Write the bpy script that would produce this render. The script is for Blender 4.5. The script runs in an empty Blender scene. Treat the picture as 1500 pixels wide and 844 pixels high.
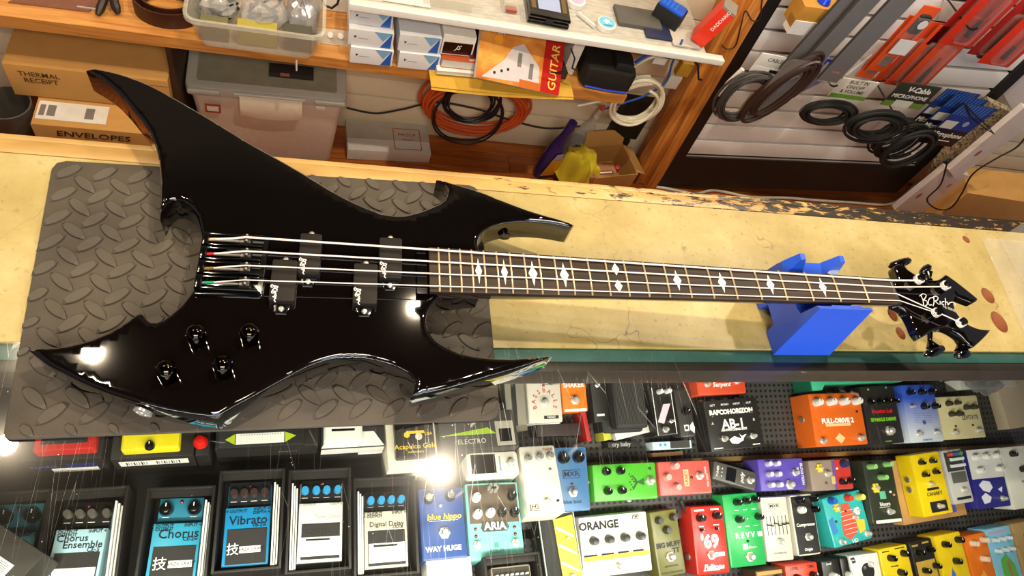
import bpy, math, random
from mathutils import Vector, Matrix
from mathutils.geometry import delaunay_2d_cdt
rnd = random.Random(7)
S = bpy.context.scene
COL = S.collection
# ---------------------------------------------------------------- camera, world, lights, exposure
CAM = Vector((0.05951399, -0.43963019, 0.77938739))
RW = Matrix(((0.955555192, -0.118184037, 0.270086667), (0.034419115, -0.865143789, -0.500341432), (0.292796173, 0.487399997, -0.82262485)))
BR = Matrix(((0.997847266, 0.039437747, -0.052397507), (-0.0393998, 0.999221981, 0.001757594), (0.052426056, 0.00031064, 0.99862476)))
HB = 0.082                                    # height of the strings over the counter at the bridge
cd = bpy.data.cameras.new('camera'); cd.lens = 24.0; cd.sensor_width = 36.0; cd.clip_start = 0.01
co = bpy.data.objects.new('camera', cd); COL.objects.link(co)
m = Matrix((RW[0], -RW[1], -RW[2])).transposed().to_4x4(); m.translation = CAM
co.matrix_world = m
S.camera = co
S.view_settings.view_transform = 'Standard'; S.view_settings.look = 'None'; S.view_settings.gamma = 1.0
S.view_settings.use_curve_mapping = False
S.view_settings.exposure = 0.40
w = bpy.data.worlds.new('shop'); S.world = w; w.use_nodes = True
w.node_tree.nodes['Background'].inputs[0].default_value = (0.34, 0.33, 0.36, 1)
w.node_tree.nodes['Background'].inputs[1].default_value = 0.30
def lamp(name, loc, power, color, radius=.05, target=None, spot=None, blend=.5):
    L = bpy.data.lights.new(name, 'SPOT' if spot else 'POINT'); L.energy = power; L.color = color; L.shadow_soft_size = radius
    if spot: L.spot_size = spot; L.spot_blend = blend
    o = bpy.data.objects.new(name, L); COL.objects.link(o); o.location = loc
    if target: o.rotation_euler = (Vector(target) - Vector(loc)).to_track_quat('-Z', 'Y').to_euler()
    return o
WARM = (1.0, .80, .55)
DOWN = lambda x, y: (x, y, 0)
lamp('ceiling_spot', (.567, .235, 1.7), 66, (1.0, .85, .64), .032, DOWN(.5, .2), 2.5)
lamp('ceiling_spot', (-.801, .69, 1.7), 30, WARM, .026, DOWN(-.3, .3), 2.5)
lamp('ceiling_spot', (-.83, .38, 1.7), 26, WARM, .032, DOWN(-.3, .0), 2.5)
lamp('ceiling_spot', (.31, .832, 1.7), 26, WARM, .025, DOWN(.3, .8), 2.5)
lamp('ceiling_spot', (1.75, .95, 1.7), 75, (1.0, .86, .68), .04, DOWN(1.5, .8), 2.5)  # added fill spot at the right, brightens the background, no known fitting
def area(name, loc, target, sx, sy, power, color):
    L = bpy.data.lights.new(name, 'AREA'); L.shape = 'RECTANGLE'; L.size = sx; L.size_y = sy; L.energy = power; L.color = color
    o = bpy.data.objects.new(name, L); COL.objects.link(o); o.location = loc
    o.rotation_euler = (Vector(target) - Vector(loc)).to_track_quat('-Z', 'Y').to_euler()
    return o
area('shop_window_daylight', (.4, -3.6, 1.2), (.4, 0, 0), 2.4, 1.4, 48, (.62, .74, 1.0))
area('soft_front_fill', (.2, -1.35, 1.76), (.35, .2, -.4), 1.5, .7, 66, (1.0, .87, .70))  # added soft fill from the camera side, brightens the space under the shelf
area('case_light_strip', (.50, -.49, -.05), (.5, -.17, -.46), 1.7, .03, 9, (1.0, .95, .84))

# ---------------------------------------------------------------- pixel -> place helpers (frame 1500 x 844)
def ray(x, y): return RW.transposed() @ Vector(((x - 750) / 1000, (y - 422) / 1000, 1))
def atz(x, y, z=0.0): d = ray(x, y); return CAM + d * ((z - CAM.z) / d.z)
def aty(x, y, Y): d = ray(x, y); return CAM + d * ((Y - CAM.y) / d.y)
def atp(x, y, p0, n): d = ray(x, y); return CAM + d * ((Vector(p0) - CAM).dot(n) / d.dot(n))
BO = Vector((0, 0, HB)); BN = BR @ Vector((0, 0, 1)); BRT = BR.transposed()
def bass(x, y, z): return BRT @ (atp(x, y, BO + BN * z, BN) - BO)       # pixel -> bass coordinates at height z
# ---------------------------------------------------------------- materials
MATS = {}
def srgb(h):
    h = h.lstrip('#'); c = [int(h[i:i + 2], 16) / 255 for i in (0, 2, 4)]
    return tuple((v / 12.92 if v <= .04045 else ((v + .055) / 1.055) ** 2.4) for v in c) + (1,)
def mat(col, rough=.45, metal=0., var=.10, scale=60., bump=.0, coat=0., alpha=1., emit=None, trans=0., spec=None):
    key = (col, rough, metal, var, scale, bump, coat, alpha, emit, trans, spec)
    if key in MATS: return MATS[key]
    m = bpy.data.materials.new('m_' + str(col).lstrip('#')); m.use_nodes = True; MATS[key] = m
    nt = m.node_tree; b = nt.nodes['Principled BSDF']; c = srgb(col)
    tc = nt.nodes.new('ShaderNodeTexCoord'); nz = nt.nodes.new('ShaderNodeTexNoise'); nz.inputs['Scale'].default_value = scale
    nz.inputs['Detail'].default_value = 3
    nt.links.new(tc.outputs['Object'], nz.inputs['Vector'])
    mx = nt.nodes.new('ShaderNodeMix'); mx.data_type = 'RGBA'
    mx.inputs[6].default_value = tuple(v * (1 - var) for v in c[:3]) + (1,); mx.inputs[7].default_value = tuple(min(1, v * (1 + var)) for v in c[:3]) + (1,)
    nt.links.new(nz.outputs[0], mx.inputs[0]); nt.links.new(mx.outputs[2], b.inputs['Base Color'])
    b.inputs['Roughness'].default_value = rough; b.inputs['Metallic'].default_value = metal
    b.inputs['Coat Weight'].default_value = coat; b.inputs['Coat Roughness'].default_value = .03
    b.inputs['Alpha'].default_value = alpha; b.inputs['Transmission Weight'].default_value = trans
    if spec is not None: b.inputs['Specular IOR Level'].default_value = spec
    if emit: b.inputs['Emission Color'].default_value = srgb(emit[0]); b.inputs['Emission Strength'].default_value = emit[1]
    if bump:
        bp = nt.nodes.new('ShaderNodeBump'); bp.inputs['Strength'].default_value = bump; bp.inputs['Distance'].default_value = .002
        nt.links.new(nz.outputs[0], bp.inputs['Height']); nt.links.new(bp.outputs[0], b.inputs['Normal'])
    return m
def nodes(name):
    m = bpy.data.materials.new(name); m.use_nodes = True; nt = m.node_tree
    return m, nt, nt.nodes['Principled BSDF'], lambda t: nt.nodes.new('ShaderNode' + t), nt.links.new
def ramp(n, stops):
    while len(n.color_ramp.elements) < len(stops): n.color_ramp.elements.new(.5)
    for e, (p, c) in zip(n.color_ramp.elements, stops): e.position = p; e.color = srgb(c) if isinstance(c, str) else (c, c, c, 1)
def wood(name, c1, c2, c3, stretch=(1.5, 22, 22), rough=.4, coat=.25, wear=None, bump=.1):
    m, nt, b, N, L = nodes(name)
    tc = N('TexCoord'); mp = N('Mapping'); mp.inputs['Scale'].default_value = stretch; L(tc.outputs['Object'], mp.inputs[0])
    nz = N('TexNoise'); nz.inputs['Scale'].default_value = 3; nz.inputs['Detail'].default_value = 8; nz.inputs['Distortion'].default_value = 1.2
    L(mp.outputs[0], nz.inputs['Vector'])
    r = N('ValToRGB'); ramp(r, [(.25, c1), (.5, c2), (.75, c3)]); L(nz.outputs[0], r.inputs[0])
    L(r.outputs[0], b.inputs['Base Color']); b.inputs['Roughness'].default_value = rough; b.inputs['Coat Weight'].default_value = coat
    bp = N('Bump'); bp.inputs['Strength'].default_value = bump; bp.inputs['Distance'].default_value = .001; L(nz.outputs[0], bp.inputs['Height']); L(bp.outputs[0], b.inputs['Normal'])
    return m
W_FLOOR = wood('hardwood', '#7a3c12', '#a85a1e', '#c9762c')
W_SHELF = wood('shelf_pine', '#a8662c', '#c98a45', '#dba15a')
W_POST = wood('post_pine', '#8f4c16', '#c07a34', '#d99a50', (22, 22, 1.5))
W_EDGE = wood('edge_wood', '#a87a3c', '#cda55c', '#e0bd78')
W_LEDGE = wood('ledge_wood', '#3a2a1c', '#59422c', '#6e5438')
CARD = mat('#c4924f', .85, var=.12, scale=25, bump=.1)
CARD_L = mat('#cfa05c', .85, var=.15, scale=30)
CARD_D = mat('#8a5f30', .85)
BLK = mat('#0b0b0c', .35); BLKM = mat('#131313', .7); BLKG = mat('#050506', .12, coat=.6); CHAR = mat('#242321', .6)
WHT = mat('#e9e6df', .5); WHTP = mat('#dcd9d2', .7); CREAM = mat('#e3d9b8', .55); CHROME = mat('#dedcd8', .2, .75, var=.02)
NICK = mat('#bdb8ae', .3, .75, var=.05); GREY = mat('#77756f', .5); PRINT_W = mat('#f2f0ea', .6, var=.02); PRINT_K = mat('#151515', .6, var=.02)
# ---------------------------------------------------------------- mesh helpers
def rrect(w, l, r, n=4, cx=0, cy=0):
    p = []
    r = min(r, w / 2 - 1e-5, l / 2 - 1e-5)
    for qx, qy, a0 in ((w / 2 - r, l / 2 - r, 0), (-w / 2 + r, l / 2 - r, 90), (-w / 2 + r, -l / 2 + r, 180), (w / 2 - r, -l / 2 + r, 270)):
        for k in range(n + 1):
            a = math.radians(a0 + 90 * k / n); p.append((cx + qx + r * math.cos(a), cy + qy + r * math.sin(a)))
    return p
class MB:
    def __init__(s): s.v = []; s.f = []; s.m = []; s.T = Matrix.Identity(4)
    def add(s, vs, fs, mi=0):
        o = len(s.v); s.v += [tuple(s.T @ Vector(v)) for v in vs]; s.f += [tuple(o + i for i in f) for f in fs]; s.m += [mi] * len(fs); return s
    def box(s, x0, y0, z0, x1, y1, z1, mi=0, b=0.0):
        if b <= 0:
            v = [(x, y, z) for z in (z0, z1) for y in (y0, y1) for x in (x0, x1)]
            return s.add(v, [(0, 2, 3, 1), (4, 5, 7, 6), (0, 1, 5, 4), (2, 6, 7, 3), (0, 4, 6, 2), (1, 3, 7, 5)], mi)
        return s.slab([(x0, y0), (x1, y0), (x1, y1), (x0, y1)], z0, z1, b, mi, True)
    def slab(s, poly, z0, z1, b=0., mi=0, low=False, mtop=None):
        n = len(poly); cx = sum(p[0] for p in poly) / n; cy = sum(p[1] for p in poly) / n
        if sum(poly[i][0] * poly[(i + 1) % n][1] - poly[(i + 1) % n][0] * poly[i][1] for i in range(n)) < 0: poly = poly[::-1]
        w = max(p[0] for p in poly) - min(p[0] for p in poly); l = max(p[1] for p in poly) - min(p[1] for p in poly)
        def ins(k): return [(cx + (x - cx) * (1 - 2 * k / w), cy + (y - cy) * (1 - 2 * k / l)) for x, y in poly]
        ly = []
        if low and b: ly.append((ins(b), z0)); ly.append((poly, z0 + b))
        else: ly.append((poly, z0))
        if b: ly += [(poly, z1 - b), (ins(b * .3), z1 - b * .3), (ins(b), z1)]
        else: ly.append((poly, z1))
        v = [(x, y, z) for p, z in ly for x, y in p]
        f = [tuple(range(n))[::-1]]
        for k in range(len(ly) - 1):
            for i in range(n): j = (i + 1) % n; f.append((k * n + i, k * n + j, (k + 1) * n + j, (k + 1) * n + i))
        s.add(v, f, mi)
        k = len(ly) - 1; o = len(s.v) - len(v)
        s.f.append(tuple(o + k * n + i for i in range(n))); s.m.append(mi if mtop is None else mtop)
        return s
    def cyl(s, p0, p1, r0, r1=None, n=16, mi=0, cap=True):
        r1 = r0 if r1 is None else r1; p0 = Vector(p0); p1 = Vector(p1); d = (p1 - p0).normalized()
        a = d.orthogonal().normalized(); c = d.cross(a)
        v = []
        for p, r in ((p0, r0), (p1, r1)):
            for k in range(n): t = 2 * math.pi * k / n; v.append(p + (a * math.cos(t) + c * math.sin(t)) * r)
        f = [(k, (k + 1) % n, n + (k + 1) % n, n + k) for k in range(n)]
        if cap: f += [tuple(range(n))[::-1], tuple(range(n, 2 * n))]
        return s.add(v, f, mi)
    def lathe(s, prof, c=(0, 0, 0), n=20, mi=0):
        v = []; c = Vector(c)
        for r, z in prof:
            for k in range(n): t = 2 * math.pi * k / n; v.append(c + Vector((r * math.cos(t), r * math.sin(t), z)))
        f = [(i * n + k, i * n + (k + 1) % n, (i + 1) * n + (k + 1) % n, (i + 1) * n + k) for i in range(len(prof) - 1) for k in range(n)]
        f += [tuple(range(n))[::-1], tuple((len(prof) - 1) * n + k for k in range(n))]
        return s.add(v, f, mi)
    def tube(s, pts, r, n=8, mi=0, closed=False):
        P = [Vector(p) for p in pts]; N = len(P); v = []; up = None
        for i in range(N):
            a = P[i - 1] if (i or closed) else P[0]; b = P[(i + 1) % N] if (i < N - 1 or closed) else P[-1]
            d = (b - a).normalized() if (b - a).length > 1e-9 else Vector((0, 0, 1))
            if up is None: up = d.orthogonal().normalized()
            up = (up - d * up.dot(d)); up = up.normalized() if up.length > 1e-6 else d.orthogonal().normalized()
            q = d.cross(up); rr = r[i] if isinstance(r, (list, tuple)) else r
            for k in range(n): t = 2 * math.pi * k / n; v.append(P[i] + (up * math.cos(t) + q * math.sin(t)) * rr)
        f = [(i % N * n + k, i % N * n + (k + 1) % n, (i + 1) % N * n + (k + 1) % n, (i + 1) % N * n + k) for i in range(N if closed else N - 1) for k in range(n)]
        if not closed: f += [tuple(range(n))[::-1], tuple((N - 1) * n + k for k in range(n))]
        return s.add(v, f, mi)
    def grid(s, fn, nu, nv, mi=0):
        v = [fn(i / nu, j / nv) for j in range(nv + 1) for i in range(nu + 1)]
        f = [(j * (nu + 1) + i, j * (nu + 1) + i + 1, (j + 1) * (nu + 1) + i + 1, (j + 1) * (nu + 1) + i) for j in range(nv) for i in range(nu)]
        return s.add(v, f, mi)
    def build(s, name, mats, parent=None, smooth=35, M=None):
        me = bpy.data.meshes.new(name); me.from_pydata(s.v, [], s.f)
        for x in (mats if isinstance(mats, (list, tuple)) else [mats]): me.materials.append(x)
        if any(s.m): me.polygons.foreach_set('material_index', s.m)
        if smooth: me.shade_smooth(); me.set_sharp_from_angle(angle=math.radians(smooth))
        me.update()
        o = bpy.data.objects.new(name, me); COL.objects.link(o)
        if parent: o.parent = parent
        if M is not None: o.matrix_local = M
        return o
def tag(o, label, cat, group=None, kind=None):
    if label: o['label'] = label
    if cat: o['category'] = cat
    if group: o['group'] = group
    if kind: o['kind'] = kind
    return o
def thing(name, label, cat, M=None, group=None):
    o = bpy.data.objects.new(name, None); COL.objects.link(o); o.empty_display_size = .02
    if M is not None: o.matrix_world = M if isinstance(M, Matrix) else Matrix.Translation(M)
    return tag(o, label, cat, group)
def frame(o, x, n):                       # matrix with origin o, x axis, z axis n
    x = Vector(x).normalized(); n = Vector(n); n = (n - x * n.dot(x)).normalized(); y = n.cross(x)
    M = Matrix((x, y, n)).transposed().to_4x4(); M.translation = o; return M
TEXTS = []
def text(parent, s, x, y, z, size, m, rot=0., shear=0., align='CENTER', bold=0., sx=1., M=None, name='lettering', ext=.00015):
    c = bpy.data.curves.new(name, 'FONT'); c.body = s; c.size = size; c.align_x = align; c.align_y = 'CENTER'; c.shear = shear
    c.extrude = ext; c.offset = bold + size * .008; c.resolution_u = 2; c.materials.append(m)
    o = bpy.data.objects.new(name, c); COL.objects.link(o); o.parent = parent
    B = Matrix.Translation((x, y, z)) @ Matrix.Rotation(rot, 4, 'Z') @ Matrix.Diagonal((sx, 1, 1, 1))
    o.matrix_local = (M @ B) if M is not None else B
    TEXTS.append(o); return o
def finish_texts():
    dg = bpy.context.evaluated_depsgraph_get()
    for o in TEXTS:
        me = bpy.data.meshes.new_from_object(o.evaluated_get(dg)); n = o.name
        p, mm, c = o.parent, o.matrix_local.copy(), o.data
        bpy.data.objects.remove(o); q = bpy.data.objects.new('lettering', me); COL.objects.link(q); q.parent = p; q.matrix_local = mm
        bpy.data.curves.remove(c)
def catmull(pts, step):                   # pts: (x, y, corner)
    n = len(pts); out = []
    for i in range(n):
        p1 = Vector(pts[i][:2]); p2 = Vector(pts[(i + 1) % n][:2])
        p0 = Vector(pts[i - 1][:2]) if not pts[i][2] else p1 * 2 - p2
        p3 = Vector(pts[(i + 2) % n][:2]) if not pts[(i + 1) % n][2] else p2 * 2 - p1
        k = max(1, int((p2 - p1).length / step))
        for j in range(k):
            t = j / k
            out.append(.5 * ((2 * p1) + (p2 - p0) * t + (2 * p0 - 5 * p1 + 4 * p2 - p3) * t * t + (3 * p1 - p0 - 3 * p2 + p3) * t ** 3))
    return out
def smooth_path(pts, k=8):
    P = [Vector(p) for p in pts]; out = []
    for i in range(len(P) - 1):
        p0 = P[max(0, i - 1)]; p1 = P[i]; p2 = P[i + 1]; p3 = P[min(len(P) - 1, i + 2)]
        for j in range(k):
            t = j / k; out.append(.5 * ((2 * p1) + (p2 - p0) * t + (2 * p0 - 5 * p1 + 4 * p2 - p3) * t * t + (3 * p1 - p0 - 3 * p2 + p3) * t ** 3))
    return out + [P[-1]]
import numpy as np
def sdist(P, poly):
    P = np.asarray(P, float); best = np.full(len(P), 1e9); Q = np.asarray(poly, float); A = Q; B = np.roll(Q, -1, 0)
    for (ax, ay), (bx, by) in zip(A, B):
        dx = bx - ax; dy = by - ay; q = dx * dx + dy * dy
        t = np.clip(((P[:, 0] - ax) * dx + (P[:, 1] - ay) * dy) / q, 0, 1) if q > 1e-16 else 0
        best = np.minimum(best, (P[:, 0] - ax - dx * t) ** 2 + (P[:, 1] - ay - dy * t) ** 2)
    return np.sqrt(best)
def inside(P, poly):
    P = np.asarray(P, float); c = np.zeros(len(P), bool); n = len(poly); j = n - 1
    for i in range(n):
        (xi, yi), (xj, yj) = poly[i], poly[j]
        if yi != yj: c ^= ((yi > P[:, 1]) != (yj > P[:, 1])) & (P[:, 0] < (xj - xi) * (P[:, 1] - yi) / (yj - yi) + xi)
        j = i
    return c
def pillow(mb, poly, ztop, zbot, rt, rb, step, mi=0):
    """A solid with this outline, flat faces at ztop / zbot and rounded-over rims of radius rt / rb."""
    poly = [(p[0], p[1]) for p in poly]; n = len(poly)
    if sum(poly[i][0] * poly[(i + 1) % n][1] - poly[(i + 1) % n][0] * poly[i][1] for i in range(n)) < 0: poly = poly[::-1]
    pts = [Vector(p) for p in poly]; E = []
    xs = [p[0] for p in poly]; ys = [p[1] for p in poly]
    for q in (.06, .16, .32, .55, .8, 1.02):
        C = []
        for i in range(n):
            t = (pts[(i + 1) % n] - pts[i - 1]).normalized(); C.append(pts[i] + Vector((-t.y, t.x)) * rt * q)
        ok = inside(C, poly) & (np.abs(sdist(C, poly) - rt * q) < rt * .03)
        E += [c for c, k in zip(C, ok) if k]
    C = [Vector((x, y)) for x in np.arange(min(xs), max(xs), step) for y in np.arange(min(ys), max(ys), step)]
    ok = inside(C, poly); C = [c for c, k in zip(C, ok) if k]; d = sdist(C, poly)
    E += [c for c, k in zip(C, d) if k > step * .35]
    V, _, F, ov, _, _ = delaunay_2d_cdt(pts + E, [], [list(range(n))], 1, 1e-7)
    D = sdist([tuple(v) for v in V], poly); N = len(V)
    prof = lambda d, r: 0 if d >= r else r - math.sqrt(max(0, r * r - (r - d) ** 2))
    top = [(v.x, v.y, ztop - prof(d, rt)) for v, d in zip(V, D)]; bot = [(v.x, v.y, zbot + prof(d, rb)) for v, d in zip(V, D)]
    FF = [tuple(f) for f in F]
    FF = [f if (V[f[1]] - V[f[0]]).cross(V[f[2]] - V[f[0]]) > 0 else f[::-1] for f in FF]
    idx = {}
    for i, o in enumerate(ov):
        for k in o:
            if k < n: idx[k] = i
    fs = FF + [tuple(N + i for i in f[::-1]) for f in FF]
    for i in range(n):
        a, b = idx[i], idx[(i + 1) % n]
        if a != b: fs.append((a, N + a, N + b, b))
    mb.add(top + bot, fs, mi); return mb
# ---------------------------------------------------------------- the setting: floor and back wall
def struct(name, o): o['kind'] = 'structure'; return o
ZF = -0.97; YW = 1.198
fl = MB().box(-2.2, .22, ZF - .05, 3.4, YW + .1, ZF - .006).box(-2.2, -2.4, ZF - .05, 3.4, .22, ZF - .006)
floor = struct('floor', fl.build('floor', mat('#3a1f0c', .8)))
y = .24
while y < YW - .01:
    x = -2.2 + rnd.random() * .5
    while x < 3.3:
        L = .7 + rnd.random() * .6; x1 = min(x + L, 3.4)
        b = MB().box(-(x1 - x) / 2 + .0006, -.0403, -.006, (x1 - x) / 2 - .0006, .0403, rnd.random() * .0006, 0, .0008)
        o = b.build('floorboard', W_FLOOR, floor); o.location = ((x + x1) / 2, y + .041, ZF); x = x1
    y += .082
WALL_B = mat('#d8c8ac', .6, var=.05)
wall = struct('wall_back', MB().box(-2.2, YW + .012, ZF, 3.4, YW + .08, 1.83).build('wall_back', mat('#2a241c', .8)))
z = -.822
zz = [(ZF, -.826)] + [(-.822 + .0765 * k + .004, -.822 + .0765 * (k + 1)) for k in range(12)]
for a, b in zz:
    for xa, xb in ((-2.2, -.3), (-.3, 1.24), (1.24, 3.4)):
        MB().box(xa + .001, YW, a, xb - .001, YW + .012, b, 0, .0015).build('slat', WALL_B, wall)
ceil_ = struct('ceiling', MB().box(-2.4, -4.2, 1.82, 3.6, 1.3, 1.9).build('ceiling', mat('#1c1712', .9)))
# ---------------------------------------------------------------- the display counter
cnt = thing('display_counter', 'long glass topped display counter with parchment coloured rear board', 'counter', (0.3, -.2, ZF))
CT = Matrix.Translation((-.3, .2, -ZF))      # world -> counter
def cpart(mb, name, mats, smooth=35): return mb.build(name, mats, cnt, smooth, CT)
pm, nt, b, N, L = nodes('parchment_board')
tc = N('TexCoord'); n1 = N('TexNoise'); n1.inputs['Scale'].default_value = 9; n1.inputs['Detail'].default_value = 9; n1.inputs['Roughness'].default_value = .65; L(tc.outputs['Object'], n1.inputs['Vector'])
r1 = N('ValToRGB'); ramp(r1, [(.25, '#98854e'), (.5, '#ac9960'), (.75, '#bfae7c')]); L(n1.outputs[0], r1.inputs[0])
n2 = N('TexNoise'); n2.inputs['Scale'].default_value = 110; n2.inputs['Detail'].default_value = 4; L(tc.outputs['Object'], n2.inputs['Vector'])
r2 = N('ValToRGB'); ramp(r2, [(.27, .68), (.40, .98)]); L(n2.outputs[0], r2.inputs[0])
mx = N('Mix'); mx.data_type = 'RGBA'; mx.blend_type = 'MULTIPLY'; mx.inputs[0].default_value = 1; L(r1.outputs[0], mx.inputs[6]); L(r2.outputs[0], mx.inputs[7])
vo = N('TexVoronoi'); vo.feature = 'DISTANCE_TO_EDGE'; vo.inputs['Scale'].default_value = 5.5
wv = N('TexNoise'); wv.inputs['Scale'].default_value = 14; L(tc.outputs['Object'], wv.inputs['Vector'])
va = N('VectorMath'); va.operation = 'ADD'; L(tc.outputs['Object'], va.inputs[0]); sc = N('VectorMath'); sc.operation = 'SCALE'; sc.inputs['Scale'].default_value = .12; L(wv.outputs['Color'], sc.inputs[0]); L(sc.outputs[0], va.inputs[1]); L(va.outputs[0], vo.inputs['Vector'])
r3 = N('ValToRGB'); ramp(r3, [(.0, 1.), (.004, 0.)]); L(vo.outputs['Distance'], r3.inputs[0])
n4 = N('TexNoise'); n4.inputs['Scale'].default_value = 7; L(tc.outputs['Object'], n4.inputs['Vector']); r4 = N('ValToRGB'); ramp(r4, [(.52, 0.), (.62, .8)]); L(n4.outputs[0], r4.inputs[0])
mu = N('Math'); mu.operation = 'MULTIPLY'; L(r3.outputs[0], mu.inputs[0]); L(r4.outputs[0], mu.inputs[1])
m2 = N('Mix'); m2.data_type = 'RGBA'; L(mu.outputs[0], m2.inputs[0]); L(mx.outputs[2], m2.inputs[6]); m2.inputs[7].default_value = srgb('#3a2a14'); L(m2.outputs[2], b.inputs['Base Color'])
b.inputs['Roughness'].default_value = .42; b.inputs['Specular IOR Level'].default_value = .35
bp = N('Bump'); bp.inputs['Strength'].default_value = .12; bp.inputs['Distance'].default_value = .001; L(n2.outputs[0], bp.inputs['Height']); L(bp.outputs[0], b.inputs['Normal'])
YF, YB = -.0675, .190
holes = [(.991, -.003, .0085, .0125), (.991, -.037, .0085, .0115), (1.248, .164, .008, .008), (1.228, .042, .013, .016), (1.222, -.011, .0155, .021)]
X0, X1 = -1.3, 2.1
outer = [Vector(p) for p in ((X0, YF), (X1, YF), (X1, YB), (X0, YB))]; P = outer[:]; edges = [(0, 1), (1, 2), (2, 3), (3, 0)]; rings = []
for hx, hy, ra, rb in holes:
    k0 = len(P); ring = [(hx + ra * math.cos(t * math.pi / 14), hy + rb * math.sin(t * math.pi / 14)) for t in range(28)]
    P += [Vector(p) for p in ring]; edges += [(k0 + t, k0 + (t + 1) % 28) for t in range(28)]; rings.append(ring)
V, _, F, _, _, _ = delaunay_2d_cdt(P, edges, [], 1, 1e-7)
bm = MB(); fs = []
for f in F:
    c = sum((V[i] for i in f), Vector((0, 0))) / len(f)
    if any((c.x - h[0]) ** 2 / h[2] ** 2 + (c.y - h[1]) ** 2 / h[3] ** 2 < .98 for h in holes): continue
    fs.append(tuple(f) if (V[f[1]] - V[f[0]]).cross(V[f[2]] - V[f[0]]) > 0 else tuple(f[::-1]))
bm.add([(v.x, v.y, 0) for v in V], fs)
bm.add([(x, y, z) for z in (-.02, 0) for x, y in ((X0, YF), (X1, YF), (X1, YB), (X0, YB))], [(0, 1, 5, 4), (1, 2, 6, 5), (2, 3, 7, 6), (3, 0, 4, 7)])
for r in rings:
    bm.add([(x, y, z) for z in (0, -.02) for x, y in r], [(t, (t + 1) % 28, 28 + (t + 1) % 28, 28 + t) for t in range(28)], 1)
cpart(bm, 'rear_board', [pm, mat('#b4714a', .7)], 0)
cpart(MB().box(X0, YF, -.045, X1, YB + .02, -.021), 'board_core', mat('#1a110a', .8))
# worn wooden edge with flaking black paint towards the right
em, nt, b, N, L = nodes('worn_edge')
tc = N('TexCoord'); n1 = N('TexNoise'); n1.inputs['Scale'].default_value = 60; n1.inputs['Detail'].default_value = 8; n1.inputs['Roughness'].default_value = .75
mp = N('Mapping'); mp.inputs['Scale'].default_value = (.45, 1.6, 1); L(tc.outputs['Object'], mp.inputs[0]); L(mp.outputs[0], n1.inputs['Vector'])
sx = N('SeparateXYZ'); L(tc.outputs['Object'], sx.inputs[0]); mr = N('MapRange'); mr.inputs[1].default_value = -.2; mr.inputs[2].default_value = 1.1; mr.inputs[3].default_value = -.24; mr.inputs[4].default_value = .09; L(sx.outputs[0], mr.inputs[0])
ad = N('Math'); ad.operation = 'ADD'; L(n1.outputs[0], ad.inputs[0]); L(mr.outputs[0], ad.inputs[1]); r1 = N('ValToRGB'); ramp(r1, [(.48, 0.), (.53, 1.)]); L(ad.outputs[0], r1.inputs[0])
n3 = N('TexNoise'); n3.inputs['Scale'].default_value = 14; n3.inputs['Detail'].default_value = 6; L(mp.outputs[0], n3.inputs['Vector']); r3 = N('ValToRGB'); ramp(r3, [(.3, '#a07a42'), (.6, '#c29c5c'), (.8, '#d4ba84')]); L(n3.outputs[0], r3.inputs[0])
mx = N('Mix'); mx.data_type = 'RGBA'; L(r1.outputs[0], mx.inputs[0]); L(r3.outputs[0], mx.inputs[6]); mx.inputs[7].default_value = srgb('#2a2118'); L(mx.outputs[2], b.inputs['Base Color']); b.inputs['Roughness'].default_value = .4
cpart(MB().box(X0, .1915, -.05, X1, .2125, 0, 0, .0008).box(X0, .2132, -.06, X1, .222, -.001, 0, .001), 'edge_moulding', em)
cpart(MB().box(X0, .18, ZF, X1, .21, -.05), 'rear_panel', mat('#6e4a22', .6))
cpart(MB().box(X0, -.0862, -.03, X1, -.0678, -.0062, 0, .001), 'glazing_rail', mat('#33615f', .5, var=.35, scale=45))
cpart(MB().box(X0, -.1000, -.05, X1, -.0864, -.0075, 0, .001), 'support_rail', mat('#2e231d', .45, var=.4, scale=30))
# glass: clear sheet, fine scratches and dust on its top face
gm = bpy.data.materials.new('counter_glass'); gm.use_nodes = True; nt = gm.node_tree; nt.nodes.remove(nt.nodes['Principled BSDF'])
N = lambda t: nt.nodes.new('ShaderNode' + t); L = nt.links.new
out = nt.nodes['Material Output']; tr = N('BsdfTransparent'); tr.inputs[0].default_value = (.93, .965, .945, 1); gl = N('BsdfGlossy'); gl.inputs['Roughness'].default_value = .015
fr = N('Fresnel'); fr.inputs['IOR'].default_value = 1.5; s1 = N('MixShader'); L(fr.outputs[0], s1.inputs[0]); L(tr.outputs[0], s1.inputs[1]); L(gl.outputs[0], s1.inputs[2])
tc = N('TexCoord'); masks = []
for k, (rot, sc) in enumerate(((.35, (16, 1.1, 1)), (1.25, (14, .9, 1)), (2.2, (15, 1.2, 1)), (2.75, (18, 1.0, 1)))):
    mp = N('Mapping'); mp.inputs['Rotation'].default_value = (0, 0, rot); mp.inputs['Scale'].default_value = sc; mp.inputs['Location'].default_value = (k * 3.3, k, 0); L(tc.outputs['Object'], mp.inputs[0])
    v = N('TexVoronoi'); v.feature = 'DISTANCE_TO_EDGE'; v.inputs['Scale'].default_value = 2.6; L(mp.outputs[0], v.inputs['Vector'])
    r = N('ValToRGB'); ramp(r, [(.0, 1.), (.0026, 0.)]); L(v.outputs['Distance'], r.inputs[0])
    nz = N('TexNoise'); nz.inputs['Scale'].default_value = 5 + k; L(tc.outputs['Object'], nz.inputs['Vector']); q = N('ValToRGB'); ramp(q, [(.5, 0.), (.66, 1.)]); L(nz.outputs[0], q.inputs[0])
    mu = N('Math'); mu.operation = 'MULTIPLY'; L(r.outputs[0], mu.inputs[0]); L(q.outputs[0], mu.inputs[1]); masks.append(mu)
a = masks[0]
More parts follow.
